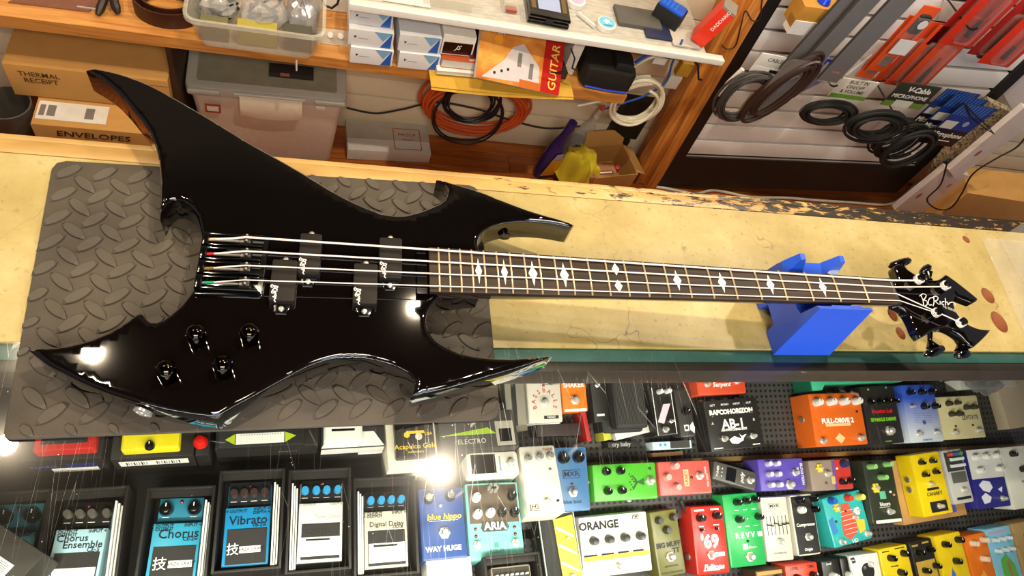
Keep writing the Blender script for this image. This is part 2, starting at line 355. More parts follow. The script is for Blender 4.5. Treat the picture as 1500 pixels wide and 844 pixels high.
for mk in masks[1:]:
    ad = N('Math'); ad.operation = 'MAXIMUM'; L(a.outputs[0], ad.inputs[0]); L(mk.outputs[0], ad.inputs[1]); a = ad
vd = N('TexVoronoi'); vd.inputs['Scale'].default_value = 95; L(tc.outputs['Object'], vd.inputs['Vector']); rd = N('ValToRGB'); ramp(rd, [(.05, .9), (.075, 0.)]); L(vd.outputs['Distance'], rd.inputs[0])
nd = N('TexNoise'); nd.inputs['Scale'].default_value = 23; L(tc.outputs['Object'], nd.inputs['Vector']); qd = N('ValToRGB'); ramp(qd, [(.52, 0.), (.6, 1.)]); L(nd.outputs[0], qd.inputs[0]); md = N('Math'); md.operation = 'MULTIPLY'; L(rd.outputs[0], md.inputs[0]); L(qd.outputs[0], md.inputs[1])
ad = N('Math'); ad.operation = 'MAXIMUM'; L(a.outputs[0], ad.inputs[0]); L(md.outputs[0], ad.inputs[1]); a = ad
sg = N('BsdfGlossy'); sg.inputs['Roughness'].default_value = .30; sm = N('Math'); sm.operation = 'MULTIPLY_ADD'; sm.inputs[1].default_value = .26; sm.inputs[2].default_value = .004; L(a.outputs[0], sm.inputs[0])
hz = N('BsdfGlossy'); hz.inputs['Roughness'].default_value = .13; s0 = N('MixShader'); s0.inputs[0].default_value = .007; L(s1.outputs[0], s0.inputs[1]); L(hz.outputs[0], s0.inputs[2])
s2 = N('MixShader'); L(sm.outputs[0], s2.inputs[0]); L(s0.outputs[0], s2.inputs[1]); L(sg.outputs[0], s2.inputs[2]); L(s2.outputs[0], out.inputs[0])
clr = bpy.data.materials.new('glass_body'); clr.use_nodes = True; nt = clr.node_tree; nt.nodes.remove(nt.nodes['Principled BSDF']); tr = nt.nodes.new('ShaderNodeBsdfTransparent'); tr.inputs[0].default_value = (.985, .995, .99, 1); nt.links.new(tr.outputs[0], nt.nodes['Material Output'].inputs[0])
g = MB().slab([(X0, -.56), (X1, -.56), (X1, -.0678), (X0, -.0678)], -.006, 0, 0, 1, False, 0)
cpart(g, 'glass_top', [gm, clr], 0)
cpart(MB().box(X0, -.56, -.05, X1, -.535, -.0065), 'front_rail', mat('#5f5750', .4, .6))
# inside of the case
INK = mat('#15120f', .75)
ic = MB().box(X0, -.54, -.66, X1, .178, -.64).box(X0, .165, -.64, X1, .178, -.05)
cpart(ic, 'case_lining', INK)
cpart(MB().box(X0, -.555, ZF, X1, -.54, -.05), 'front_panel', mat('#3a2c1e', .5))
# perforated black display steps
pg, nt, b, N, L = nodes('pegboard'); tc = N('TexCoord'); sx = N('SeparateXYZ'); L(tc.outputs['Object'], sx.inputs[0]); prev = []
for ax in (0, 1):
    d = N('Math'); d.operation = 'DIVIDE'; d.inputs[1].default_value = .0125; L(sx.outputs[ax], d.inputs[0]); f = N('Math'); f.operation = 'FRACT'; L(d.outputs[0], f.inputs[0])
    s_ = N('Math'); s_.operation = 'SUBTRACT'; s_.inputs[1].default_value = .5; L(f.outputs[0], s_.inputs[0]); q = N('Math'); q.operation = 'POWER'; q.inputs[1].default_value = 2; L(s_.outputs[0], q.inputs[0]); prev.append(q)
ad = N('Math'); L(prev[0].outputs[0], ad.inputs[0]); L(prev[1].outputs[0], ad.inputs[1]); r = N('ValToRGB'); ramp(r, [(.05, 0.), (.07, 1.)]); L(ad.outputs[0], r.inputs[0])
mx = N('Mix'); mx.data_type = 'RGBA'; L(r.outputs[0], mx.inputs[0]); mx.inputs[6].default_value = srgb('#040404'); mx.inputs[7].default_value = srgb('#3d3a38'); L(mx.outputs[2], b.inputs['Base Color']); b.inputs['Roughness'].default_value = .55
bp = N('Bump'); bp.inputs['Distance'].default_value = .003; L(r.outputs[0], bp.inputs['Height']); L(bp.outputs[0], b.inputs['Normal'])
def tier(lab, yf, zf, depth, slope, x0=.27, x1=1.9, fe=-.008):
    a = math.atan(slope); n = Vector((0, -math.sin(a), math.cos(a))); M = frame(Vector((.9, yf, zf)), (1, 0, 0), n)
    o = MB().slab([(x0 - .9, fe), (x1 - .9, fe), (x1 - .9, depth), (x0 - .9, depth)], -.006, 0).build('pegboard_step', pg, None, 0, M)
    tag(o, lab, 'display step', 'perforated display steps')
    return (Vector((.9, yf, zf)), n)
T1 = tier('rearmost black perforated display step under the glass', -.070, -.485, .24, .27, fe=-.0205)
T2 = tier('second black perforated display step from the rear', -.200, -.508, .096, .27)
T3 = tier('third black perforated display step from the rear', -.325, -.556, .107, .27)
T4 = tier('frontmost black perforated display step under the glass', -.440, -.578, .110, .27)
cpart(MB().box(.62, -.1010, -.515, 1.9, -.0905, -.491, 0, .001), 'ledge', [mat('#a8844e', .6)])
cpart(MB().box(.62, -.1030, -.545, 1.9, -.1014, -.494, 0, .0005), 'ledge_face', [mat('#241d18', .6)])
cpart(MB().box(1.12, -.2165, -.545, 1.9, -.2090, -.5165, 0, .001), 'ledge', [mat('#5a4028', .6)])
cpart(MB().box(X0, -.54, -.44, .262, .17, -.415), 'side_shelf', INK)
ZS = -.415
T0 = (Vector((0, 0, ZS)), Vector((0, 0, 1)))
# ---------------------------------------------------------------- rubber mat with tread plate pattern
mm_, nt, b, N, L = nodes('mat_rubber'); tc = N('TexCoord'); n1 = N('TexNoise'); n1.inputs['Scale'].default_value = 700; n1.inputs['Detail'].default_value = 4; L(tc.outputs['Object'], n1.inputs['Vector'])
n2 = N('TexNoise'); n2.inputs['Scale'].default_value = 12; n2.inputs['Detail'].default_value = 6; L(tc.outputs['Object'], n2.inputs['Vector']); r = N('ValToRGB'); ramp(r, [(.3, '#3a332a'), (.7, '#50473b')]); L(n2.outputs[0], r.inputs[0]); L(r.outputs[0], b.inputs['Base Color'])
b.inputs['Roughness'].default_value = .62; bp = N('Bump'); bp.inputs['Strength'].default_value = .5; bp.inputs['Distance'].default_value = .0006; L(n1.outputs[0], bp.inputs['Height']); L(bp.outputs[0], b.inputs['Normal'])
c4 = [Vector((-.243, .180)), Vector((.304, .194)), Vector((.297, -.169)), Vector((-.222, -.178))]
mt = thing('rubber_mat', 'grey rubber mat with raised tread plate lozenges under the black bass', 'mat', (.03, 0, 0))
o2 = []
for i in range(4):
    p = c4[i]; a = (c4[i - 1] - p).normalized(); c = (c4[(i + 1) % 4] - p).normalized(); q = .014 if i < 3 else .006
    o2 += [p + a * q, p + (a + c) * q * .3, p + c * q]
o2 = [(p.x - .03, p.y) for p in o2]
MB().slab(o2, 0.0006, .0062, .0012, 0, True).build('base', mm_, mt)
lug = MB()
def one_lug(cx, cy, ang, flip, d):
    Lh, Wh = .0188, .0068; q = min(1, d * 1.35 / Lh); Lh *= q; Wh *= min(1, q * 1.3); n = 7; ca, sa = math.cos(ang), math.sin(ang); v = []
    for k in range(n + 1):
        t = -1 + 2 * k / n; w_ = Wh * (1 - t * t); e = 1 if abs(t) < .999 else 0
        for a_, z_ in ((1, 0), (.90, .0040), (-.80, .0030), (-.95, .0)): v.append((t * Lh, w_ * a_ * flip, z_ * e, 1))
    vs = [(cx + x * ca - y * sa, cy + x * sa + y * ca, 0.0059 + z) for x, y, z, _ in v]; fs = []
    for k in range(n):
        a = 4 * k; b_ = 4 * k + 4
        q = [(a + i_, a + i_ + 1, b_ + i_ + 1, b_ + i_) for i_ in range(3)]
        fs += q if flip < 0 else [f[::-1] for f in q]
    lug.add(vs, fs)
P2 = [(p[0], p[1]) for p in o2]
spots = []
for i in range(-12, 14):
    for j in range(-8, 10):
        for dx, dy, an in ((0, 0, .72), (.0195, .0175, -.72)):
            spots.append((-.039 * i + dx - .039 + .06, -.035 * j + dy + .162 - .14, an))
ok = inside([(s_[0], s_[1]) for s_ in spots], P2); dd = sdist([(s_[0], s_[1]) for s_ in spots], P2)
for s_, k, d in zip(spots, ok, dd):
    if k and d > .004: one_lug(s_[0], s_[1], s_[2] + rnd.uniform(-.05, .05), 1, d)
o = lug.build('tread_pattern', mm_, mt, 25); o['kind'] = 'stuff'
# ---------------------------------------------------------------- the black bass guitar
GLOSS, nt, b, N, L = nodes('black_lacquer'); tc = N('TexCoord'); n1 = N('TexNoise'); n1.inputs['Scale'].default_value = 3; L(tc.outputs['Object'], n1.inputs['Vector']); r = N('ValToRGB'); ramp(r, [(.3, '#060404'), (.7, '#0a0605')]); L(n1.outputs[0], r.inputs[0]); L(r.outputs[0], b.inputs['Base Color'])
b.inputs['Roughness'].default_value = .05; b.inputs['Coat Weight'].default_value = 1; b.inputs['Coat Roughness'].default_value = .012; b.inputs['Specular IOR Level'].default_value = .3
MBASS = Matrix.Translation(BO) @ BR.to_4x4()
bs = thing('bass_guitar', 'glossy black four string bass guitar with pointed horns lying on grey mat', 'guitar', MBASS)
ZT, ZBT = -.0175, -.0608
# outline: pixel x, pixel y, corner flag (rim of the rounded edge)
OUT = [(126, 104, 1), (140, 103.5, 0), (164, 107.6, 0), (196, 117.2, 0), (228, 130.8, 0), (260, 148.4, 0), (292, 166.8, 0), (324, 186, 0), (367.4, 212.5, 0), (414.8, 239, 0), (452.7, 261, 0), (485.9, 281.5, 0), (521.5, 300, 0), (552.3, 312.5, 0), (570, 317, 0), (589.3, 317.8, 0), (609.3, 313.9, 0), (626.2, 307.7, 0), (644.7, 299.3, 0),
  (653, 291, 0), (655.5, 282.5, 0), (651, 273, 0), (639, 264, 1), (678.6, 275.4, 0), (703, 282.9, 0), (738.2, 297, 0), (777.3, 311.3, 0), (816.4, 322.8, 0), (841, 331, 1), (836, 334, 1), (809.9, 329, 0), (783.8, 326.3, 0), (761.6, 326, 0), (738.2, 328.6, 0), (722.5, 333, 0), (709.5, 339.6, 0), (701.7, 348.5, 0), (699, 359.5, 0), (703, 372, 1),
  (703, 400, 1), (703, 431, 1), (645, 436, 1), (634.6, 446, 0), (627, 459, 0), (624.4, 470, 0), (627.3, 485.2, 0), (637.7, 500.5, 0), (658.5, 513.2, 0), (683.3, 521.5, 0), (714.5, 525.8, 0), (751.8, 527, 0), (785, 524.2, 0), (808.5, 522.3, 1), (776.7, 534, 0), (751.8, 542.3, 0), (714.5, 553, 0), (673, 565.5, 0), (641.9, 573.3, 0), (602, 581, 1),
  (607, 570, 0), (607, 560, 0), (598.4, 548.5, 0), (576, 537, 0), (552, 529.6, 0), (528, 525.6, 0), (504, 525.6, 0), (480, 528.8, 0), (456, 536.8, 0), (432, 548.8, 0), (408, 561.6, 0), (376, 580, 0), (344, 597, 0), (318.4, 612, 1), (288, 609, 0), (248, 602.5, 0), (212, 593.5, 0), (180, 584, 0), (148, 573.2, 0), (116, 559.6, 0), (92, 547, 0), (72.8, 537, 0), (56.8, 525.5, 0), (41, 512.4, 1),
  (60, 511, 0), (84, 510.3, 0), (108, 506.5, 0), (132, 500, 0), (156, 490.5, 0), (180, 477, 0), (200.8, 462.5, 0), (207.2, 459.6, 1), (211.5, 464, 0), (216, 470, 0), (224.8, 474, 0), (237.6, 471, 0), (250, 463, 0), (261.5, 453, 0), (275.9, 436.6, 0), (288.4, 415.3, 0), (294.6, 394, 0), (297.2, 372.6, 0), (296.5, 353, 0), (293, 332.7, 0), (287, 315.6, 0), (277.5, 303.5, 0), (265, 296.5, 0), (253.6, 296, 0), (245, 301.5, 0), (239, 311, 0), (234.6, 322.5, 1),
  (235.2, 300, 0), (235.4, 275.8, 0), (234.4, 249.3, 0), (229.5, 222, 0), (220, 197.5, 0), (207, 177.5, 0), (196, 164.5, 0), (180, 145, 0), (164, 129, 0), (144.8, 115, 0)]
bo = [(*bass(x, y, ZT - .006).xy, c) for x, y, c in OUT]
poly = catmull(bo, .006)
body = pillow(MB(), poly, ZT, ZBT, .0062, .003, .008).build('body', GLOSS, bs, 60)
NH = []
L0 = .8636
def fw(d): return .0634 - (.0634 - .0418) * (d - .2) / (L0 - .2)           # fretboard width at distance d from the bridge
def fz(d): return -.0042 + .0024 * d / L0                                    # fretboard surface below the string plane
D0, D1 = .2045, L0 + .001
FB = wood('rosewood', '#1a120c', '#2b2017', '#403022', (2, 40, 40), .5, 0., bump=.1)
nk = MB(); N_ = 14
sec = [(-1, 0), (-.93, -.35), (-.75, -.7), (-.4, -.94), (0, -1), (.4, -.94), (.75, -.7), (.93, -.35), (1, 0)]
ds = [.19 + (L0 + .004 - .19) * k / 26 for k in range(27)]
vs = []
for d in ds:
    th = .019 if d > .42 else .019 + (.42 - d) / .13 * .017
    th = min(th, .034)
    for sx_, sz in sec: vs.append((d, sx_ * fw(d) / 2, fz(d) - .0055 + sz * th))
K = len(sec)
nk.add(vs, [(a * K + k, (a + 1) * K + k, (a + 1) * K + k + 1, a * K + k + 1) for a in range(len(ds) - 1) for k in range(K - 1)] + [tuple(range(K)), tuple((len(ds) - 1) * K + k for k in range(K))[::-1]])
nk.build('neck', GLOSS, bs, 50)
FB.node_tree.nodes['Principled BSDF'].inputs['Specular IOR Level'].default_value = .22
f = MB(); v = []
for d in (D0, D1):
    for yy, zz_ in ((-.5, -.006), (-.5, -.0005), (-.25, .0002), (0, .0005), (.25, .0002), (.5, -.0005), (.5, -.006)): v.append((d, yy * fw(d), fz(d) + zz_))
f.add(v, [(k, 7 + k, 7 + (k + 1) % 7, (k + 1) % 7) for k in range(7)] + [tuple(range(7)), tuple(range(7, 14))[::-1]])
fb = f.build('fretboard', FB, bs, 20)
FRT = mat('#cdb58c', .35, .6)
for n in range(1, 25):
    d = L0 / 2 ** (n / 12); hw = fw(d) / 2 - .0004; z = fz(d)
    q = MB().tube([(d, -hw, z - .0004), (d, -hw + .002, z + .0006), (d, 0, z + .0013), (d, hw - .002, z + .0006), (d, hw, z - .0004)], .00125, 6)
    q.build('fret', FRT, fb)
PEARL = mat('#e8e4da', .25, var=.12, scale=150, coat=.5)
def inlay(d, y0, hl, hw):
    pr = [(0, 1), (.22, .62), (.38, .42), (1, 0), (.38, -.42), (.22, -.62), (0, -1), (-.22, -.62), (-.38, -.42), (-1, 0), (-.38, .42), (-.22, .62)] if hl > .013 else [(0, 1), (1, 0), (0, -1), (-1, 0)]
    MB().slab([(d + hw * a, y0 + hl * c) for a, c in pr], fz(d) - .0004, fz(d) + .00075).build('inlay', PEARL, fb, 0)
for n in (3, 5, 7, 9, 15, 17, 19, 21):
    d = L0 * (2 ** (-n / 12) + 2 ** (-(n - 1) / 12)) / 2; inlay(d, 0, .0155 + .003 * (d < .4), .0058 if n < 18 else .0042)
d = L0 * (2 ** -1 + 2 ** (-11 / 12)) / 2
inlay(d, .0125, .0092, .0052); inlay(d, -.0125, .0092, .0052)
MB().box(L0, -.0212, fz(L0) - .006, L0 + .005, .0212, -.0012, 0, .0006).build('nut', mat('#1c1a18', .4), bs)
# headstock, raked back a little from the nut
tl = math.radians(5.0); HO = Vector((L0 + .004, 0, -.0085)); HN = Vector((math.sin(tl), 0, math.cos(tl)))
MH = frame(HO, (math.cos(tl), 0, -math.sin(tl)), HN)
def head(x, y, z=0.):
    n = BR @ HN; P = atp(x, y, MBASS @ (HO + HN * z), n); q = MH.inverted() @ (MBASS.inverted() @ P); return q
HP = [(1309, 409, 1), (1316, 410, 0), (1313.5, 400, 0), (1311, 391, 0), (1317, 386, 0), (1326, 391.5, 0), (1338, 399.5, 0), (1350, 405.5, 0), (1362, 409.5, 0), (1374, 409.5, 0), (1381, 406, 0), (1386.5, 401.5, 1), (1400, 411, 0), (1418, 425, 0), (1435, 439, 1), (1427, 443, 1), (1413, 437.5, 0), (1403, 433.5, 0), (1399.5, 434.5, 0), (1397.8, 442, 0), (1399.5, 452, 0), (1405, 462, 0), (1415, 472, 0), (1428, 479, 0), (1440, 482, 0), (1453, 482.5, 1), (1446, 491, 0), (1437, 500, 0), (1429, 507, 1), (1421, 504.5, 0), (1411, 494, 0), (1402, 487, 0), (1391, 481.5, 0), (1380, 480.5, 0), (1368, 484, 0), (1360, 489, 0), (1350, 494.5, 1), (1343, 484, 0), (1337, 470, 0), (1330, 458, 0), (1321, 449.5, 0), (1312, 447, 1)]
hp = catmull([(*head(x, y).xy, c) for x, y, c in HP], .004)
pillow(MB(), hp, 0, -.016, .003, .003, .008).build('headstock', GLOSS, bs, 50, MH)
# strings
STR = mat('#fbeee6', .38, .35, var=.05, scale=900); SR = [.00125, .00105, .00085, .00068]
ends = [head(1350, 411, .012), head(1389, 420, .012), head(1412, 475, .012), head(1376, 460, .012)]; TIP = ends
for k in range(4):
    y0 = .01903 * (1.5 - k); y1 = .01104 * (1.5 - k); xs_ = (-.006, -.004, -.0025, -.0015)[k]
    p = [bass((312, 309.5, 309, 309)[k], (350, 371.5, 392.5, 413.5)[k], -.008)]
    p = [(p[0].x, p[0].y, -.0085), (-.022, y0, -.0045), (xs_, y0, 0), (L0 + .0025, y1, -.0006)]
    e = MH @ ends[k]; p.append(tuple(e))
    MB().tube(p, SR[k], 8).build('string', STR, bs)
    c = ('#d8c08a', '#c02020', '#8a6a2a', '#12a070')[k]
    MB().tube([(p[0][0] - .007, p[0][1] - .0003, -.0092), (p[0][0] + .003, p[0][1], -.0083)], .0017, 8).build('ball_end', mat(c, .4, .3), bs)
    MB().tube([(e[0] + SR[k], e[1], e[2] - .006 + .0002 * t) for t in range(2)], .0002, 4)
    # tuning post with wraps
    b0 = ends[k]
    MB().cyl((b0.x, b0.y + .004, 0), (b0.x, b0.y + .004, .004), .008, n=20).cyl((b0.x, b0.y + .004, .004), (b0.x, b0.y + .004, .016), .0052, n=16).build('tuner_post', BLKG, bs, 35, MH)
    MB().tube([(b0.x + .0062 * math.cos(t * .6 + 4.7), b0.y + .004 + .0062 * math.sin(t * .6 + 4.7), .012 - .0002 * t) for t in range(34)], SR[k] * 1.05, 6).build('string_wrap', STR, bs, 40, MH)
def tuner(px0, px1, pxa, pxb):
    a = head(*px0, -.012); b_ = head(*px1, -.014); c = head(*pxa, -.014); d = head(*pxb, -.014)
    q = MB(); q.cyl((a.x, a.y, -.012), (b_.x, b_.y, -.014), .0042, .0032, 12)
    mid = Vector(((c.x + d.x) / 2, (c.y + d.y) / 2, -.014)); b3 = Vector((b_.x, b_.y, -.014))
    q.cyl(b3, b3.lerp(mid, .55), .0035, .0085, 12)
    c3 = Vector((c.x, c.y, -.014)); d3 = Vector((d.x, d.y, -.014))
    q.tube([c3, c3.lerp(mid, .25), c3.lerp(mid, .6), mid, d3.lerp(mid, .6), d3.lerp(mid, .25), d3], [.002, .0056, .0066, .007, .0066, .0056, .002], 10)
    q.build('tuning_key', BLKG, bs, 50, MH)
tuner((1362, 484), (1362, 500), (1355, 521), (1382, 509)); tuner((1390, 480), (1405, 505), (1399, 521), (1420, 517))
tuner((1326, 398), (1322, 391), (1303, 391), (1334, 381)); tuner((1362, 411), (1361, 407), (1350, 402), (1361, 390))
# painted script on the headstock: pen strokes traced as flat ribbons
LOGO = [[(1349, 433), (1352, 441), (1353, 449)], [(1347, 434), (1352, 430.5), (1356.5, 433), (1354, 438), (1351.5, 439.5), (1357, 441), (1358, 446), (1354, 449)], [(1366.5, 436.5), (1362, 437), (1359.5, 442), (1361, 447), (1364.5, 446.5)],
        [(1367.5, 436), (1368, 443), (1366.5, 448.5)], [(1366, 436), (1370.5, 434), (1374, 436.5), (1372, 440.5), (1369.5, 441), (1373, 444.5), (1375.5, 446.2)], [(1376.8, 441.5), (1377, 446)], [(1383, 442), (1380, 442.5), (1379.7, 446), (1382.5, 446.7)], [(1384.5, 437.5), (1385, 447)], [(1385, 443.5), (1387.5, 442.5), (1388.5, 446.8), (1391, 443.8), (1396, 443), (1399.5, 447)]]
def ribbons(strokes, wd, z, name, M, par, fn):
    q = MB()
    for s_ in strokes:
        P = smooth_path([Vector((*fn(*p).xy, 0)) for p in s_], 4)
        for a, b_ in zip(P, P[1:]):
            d = (b_ - a)
            if d.length < 1e-6: continue
            d.normalize(); n = Vector((-d.y, d.x, 0)) * wd; a2 = a - d * wd * .5; b2 = b_ + d * wd * .5
            q.add([(*(a2 - n).xy, z), (*(b2 - n).xy, z), (*(b2 + n).xy, z), (*(a2 + n).xy, z)], [(0, 1, 2, 3)])
    return q.build(name, PRINT_W, par, 0, M)
ribbons(LOGO, .0006, .0003, 'lettering', MH, bs, head)
p = head(1393, 453); p0 = head(1381, 449.5); p1 = head(1400, 457); an = math.atan2(p1.y - p0.y, p1.x - p0.x)
text(bs, 'NJ SERIES', p.x - .002, p.y, .0003, .0062, mat('#b0aaa0', .5), rot=an, M=MH)
# pickups: four half covers with script, screws at both ends
PU = [((442.5, 341), (474, 343), (433, 400)), ((398, 379), (435, 381), (394.5, 440)), ((555, 347), (588, 349), (556, 406)), ((518.5, 385), (553.5, 386), (516.5, 444)), ]
CHP = mat('#1b1612', .6, spec=.25)
lg = [(head(*p)) for s_ in LOGO for p in s_]
for i, (tl_, tr_, bl_) in enumerate(PU):
    zt = -.007; a = bass(*tl_, zt); b_ = bass(*tr_, zt); c = bass(*bl_, zt)
    x0 = (a.x + c.x) / 2; x1 = x0 + (b_.x - a.x); y1 = (a.y + b_.y) / 2; y0 = c.y; cx, cy = (x0 + x1) / 2, (y0 + y1) / 2; wd, ln = abs(x1 - x0), abs(y1 - y0)
    M = Matrix.Translation((cx, cy, ZT))
    pu = MB().slab(rrect(wd, ln, .0025), 0, zt - ZT, .0012).build('pickup', CHP, bs, 40, M)
    MB().slab([(-wd * .36, -ln / 2 - .003), (-wd * .2, -ln / 2 - .012), (wd * .2, -ln / 2 - .012), (wd * .36, -ln / 2 - .003), (wd * .36, ln / 2 + .002), (wd * .16, ln / 2 + .007), (-wd * .16, ln / 2 + .007), (-wd * .36, ln / 2 + .002)], -.0002, .0035, .0008).build('pickup_base', BLKG, pu, 35)
    for sy in (-ln / 2 - .0068, ln / 2 + .0035):
        MB().lathe([(.0034, .0035), (.0034, .0046), (.0024, .0056), (.0008, .0058)], (0, sy, 0), 14).build('screw', NICK, pu)
    Lm = [[Vector((-(-.5 * wd + .0035 + (p[1] - 436) * .00042) * -1, -ln * .12 - (p[0] - 1347) * .00043, 0)) for p in s_] for s_ in LOGO]
    q = MB()
    for s_ in Lm:
        P = smooth_path(s_, 3)
        for a_, b2 in zip(P, P[1:]):
            d = b2 - a_
            if d.length < 1e-6: continue
            d.normalize(); n = Vector((-d.y, d.x, 0)) * .00055
            q.add([(*(a_ - n).xy, zt - ZT + .0002), (*(b2 - n).xy, zt - ZT + .0002), (*(b2 + n).xy, zt - ZT + .0002), (*(a_ + n).xy, zt - ZT + .0002)], [(0, 1, 2, 3)])
    q.build('lettering', PRINT_W, pu, 0)
# bridge: plate with four channels and saddles
br = MB().slab(rrect(.072, .084, .004, cx=-.0185, cy=0), ZT, ZT + .004, .001).build('bridge', BLKG, bs)
for k in range(4):
    y0 = .01903 * (1.5 - k)
    q = MB()
    for sg_ in (-1, 1): q.box(-.053, y0 + sg_ * .0072 - .0012, ZT + .004, .012, y0 + sg_ * .0072 + .0012, ZT + .0115, 0, .0006)
    q.box(-.0535, y0 - .0085, ZT + .004, -.046, y0 + .0085, ZT + .013, 0, .0015)
    q.build('channel', BLKG, br)
    xs_ = (-.006, -.004, -.0025, -.0015)[k]
    s_ = MB().box(xs_ - .006, y0 - .0055, ZT + .0045, xs_ + .005, y0 + .0055, ZT + .0145, 0, .001).cyl((xs_, y0 - .005, ZT + .0152), (xs_, y0 + .005, ZT + .0152), .0018, n=10).build('saddle', mat('#3a3632', .3, .7), br)
    for yy in (-.0036, .0036): MB().cyl((xs_ + .001, y0 + yy, ZT + .0145), (xs_ + .001, y0 + yy, ZT + .0172), .0012, n=8).build('grub_screw', NICK, br)
    MB().cyl((-.046, y0, ZT + .008), (xs_ - .006, y0, ZT + .008), .0014, n=8).build('intonation_screw', NICK, br)
# knobs
KN = mat('#37322a', .07, 1.0, var=.02)
for x, y in ((284.5, 483), (363.5, 481), (324, 529), (240.5, 536)):
    c = bass(x, y, ZT + .026)
    pr = [(.0098, 0), (.0100, .004), (.0097, .0185)] + [(.0097 * math.cos(t), .0185 + .0075 * math.sin(t)) for t in [k * math.pi / 16 for k in range(1, 8)]] + [(.0006, .0261)]
    MB().lathe(pr, (c.x, c.y, ZT), 28).build('knob', KN, bs, 40)
c = bass(209, 605, -.038)
MB().lathe([(.0095, -.001), (.0095, .002), (.006, .003), (.0055, .0005)], (0, 0, 0), 20).build('output_jack', CHROME, bs, 35, Matrix.Translation((c.x, c.y + .0015, c.z)) @ Matrix.Rotation(math.radians(90), 4, 'X') @ Matrix.Rotation(math.radians(-18), 4, 'Y'))
c = bass(739, 341, -.047)
MB().lathe([(.006, 0), (.004, .004), (.0045, .008), (.0075, .012), (.0075, .014), (.003, .015)], (0, 0, 0), 16).build('strap_button', BLKG, bs, 35, Matrix.Translation((c.x, c.y + .007, c.z)) @ Matrix.Rotation(math.radians(90), 4, 'X'))
# ---------------------------------------------------------------- blue neck cradle
BLUE = mat('#1f50cc', .38, var=.05, coat=.15)
ns = thing('neck_cradle', 'blue angular printed cradle holding up the bass neck', 'stand', (.78, -.02, 0))
pf = [(-.077, 0), (-.041, .0), (-.038, .024), (-.006, .026), (.0, .0), (.05, 0), (.034, .078), (.03, .090), (.012, .086), (-.004, .0845), (-.045, .0845), (-.0545, .088), (-.062, .124), (-.0685, .128)]
q = MB(); n = len(pf)
def xe(z): return (.731 - .012 * z / .13, .833 - .026 * z / .13)
v = [(xe(z)[s_] - .78, y_ + .02, z + .0002) for s_ in (0, 1) for y_, z in pf]
q.add(v, [tuple(range(n)), tuple(range(n, 2 * n))[::-1]] + [(i, n + i, n + (i + 1) % n, (i + 1) % n) for i in range(n)])
q.build('body', BLUE, ns, 0)
for xa, xb, hx in ((.722, .752, .742), (.788, .812, .8105)):
    p = MB(); ba = [(xa, .010, .085), (xb, .010, .085), (xb, .031, .088), (xa, .031, .088)]; tp = [(hx - .006, .020, .112), (hx + .002, .020, .112), (hx + .002, .030, .113), (hx - .006, .030, .113)]
    p.add([(x - .78, y_ + .02, z) for x, y_, z in ba + tp], [(3, 2, 1, 0), (4, 5, 6, 7), (0, 1, 5, 4), (1, 2, 6, 5), (2, 3, 7, 6), (3, 0, 4, 7)]); p.build('prong', BLUE, ns, 0)
MB().box(.745 - .78, -.0655 + .02, .108, .795 - .78, -.0600 + .02, .1245, 0, .0008).build('lip', BLUE, ns, 0)
# ---------------------------------------------------------------- shelving and the things behind the counter
def boxM(x, y, z, yaw=0.): return Matrix.Translation((x, y, z)) @ Matrix.Rotation(math.radians(yaw), 4, 'Z')
SU = Matrix.Identity(4)
ls = MB().slab([(-1.6, .945), (.925, .945), (.925, YW - .001), (-1.6, YW - .001)], -.492, -.460).build('wooden_shelf', W_SHELF); tag(ls, 'long pine shelf carrying cartons, plastic bin and books', 'shelf')
gs, nt, b, N, L = nodes('frosted_shelf'); b.inputs['Base Color'].default_value = srgb('#8b8880'); b.inputs['Roughness'].default_value = .3
n_ = N('TexNoise'); n_.inputs['Scale'].default_value = 30; r = N('ValToRGB'); ramp(r, [(.3, '#a8a59c'), (.7, '#c4c0b6')]); L(n_.outputs[0], r.inputs[0]); L(r.outputs[0], b.inputs['Base Color'])
us = MB().box(.155, .955, -.309, 1.10, YW - .001, -.300, 0, .001).build('display_shelf', gs); tag(us, 'grey upper shelf with bright metal front edge', 'shelf')
MB().box(.140, .9425, -.3095, 1.145, .954, -.292, 0, .001).build('metal_edge', mat('#eeece6', .4, .1, var=.03), us); MB().box(.140, .9545, -.2975, 1.145, .967, -.2935, 0, .0008).build('price_rail', mat('#dedbd2', .4, .1, var=.03), us)
MB().tube([(1.06, .96, -.312), (1.10, .975, -.345), (1.135, .985, -.40), (1.15, .99, -.405)], .003, 6).build('bracket', BLKM, us)
lean = Matrix.Translation((1.25, 0, ZF)) @ Matrix.Rotation(math.radians(-4.6), 4, 'Y') @ Matrix.Translation((-1.25, 0, -ZF))
pe = MB().box(1.245, 1.035, ZF + .003, 1.285, YW - .003, .3, 0, .002); tag(pe.build('end_panel', W_POST, None, 35, SU @ lean), 'orange pine end panel beside the black slat wall panel', 'panel')
po = MB().box(1.212, 1.06, ZF + .004, 1.2445, 1.115, .3, 0, .002).build('wooden_post', W_POST, None, 35, SU @ lean)
tag(po, 'narrow pine post left of the orange end panel', 'post')
tag(MB().box(-.281, .975, ZF + .003, -.268, YW - .001, -.494, 0, .002).build('divider', mat('#3a2412', .6)), 'dark wooden divider between receipt carton and storage tote', 'divider')
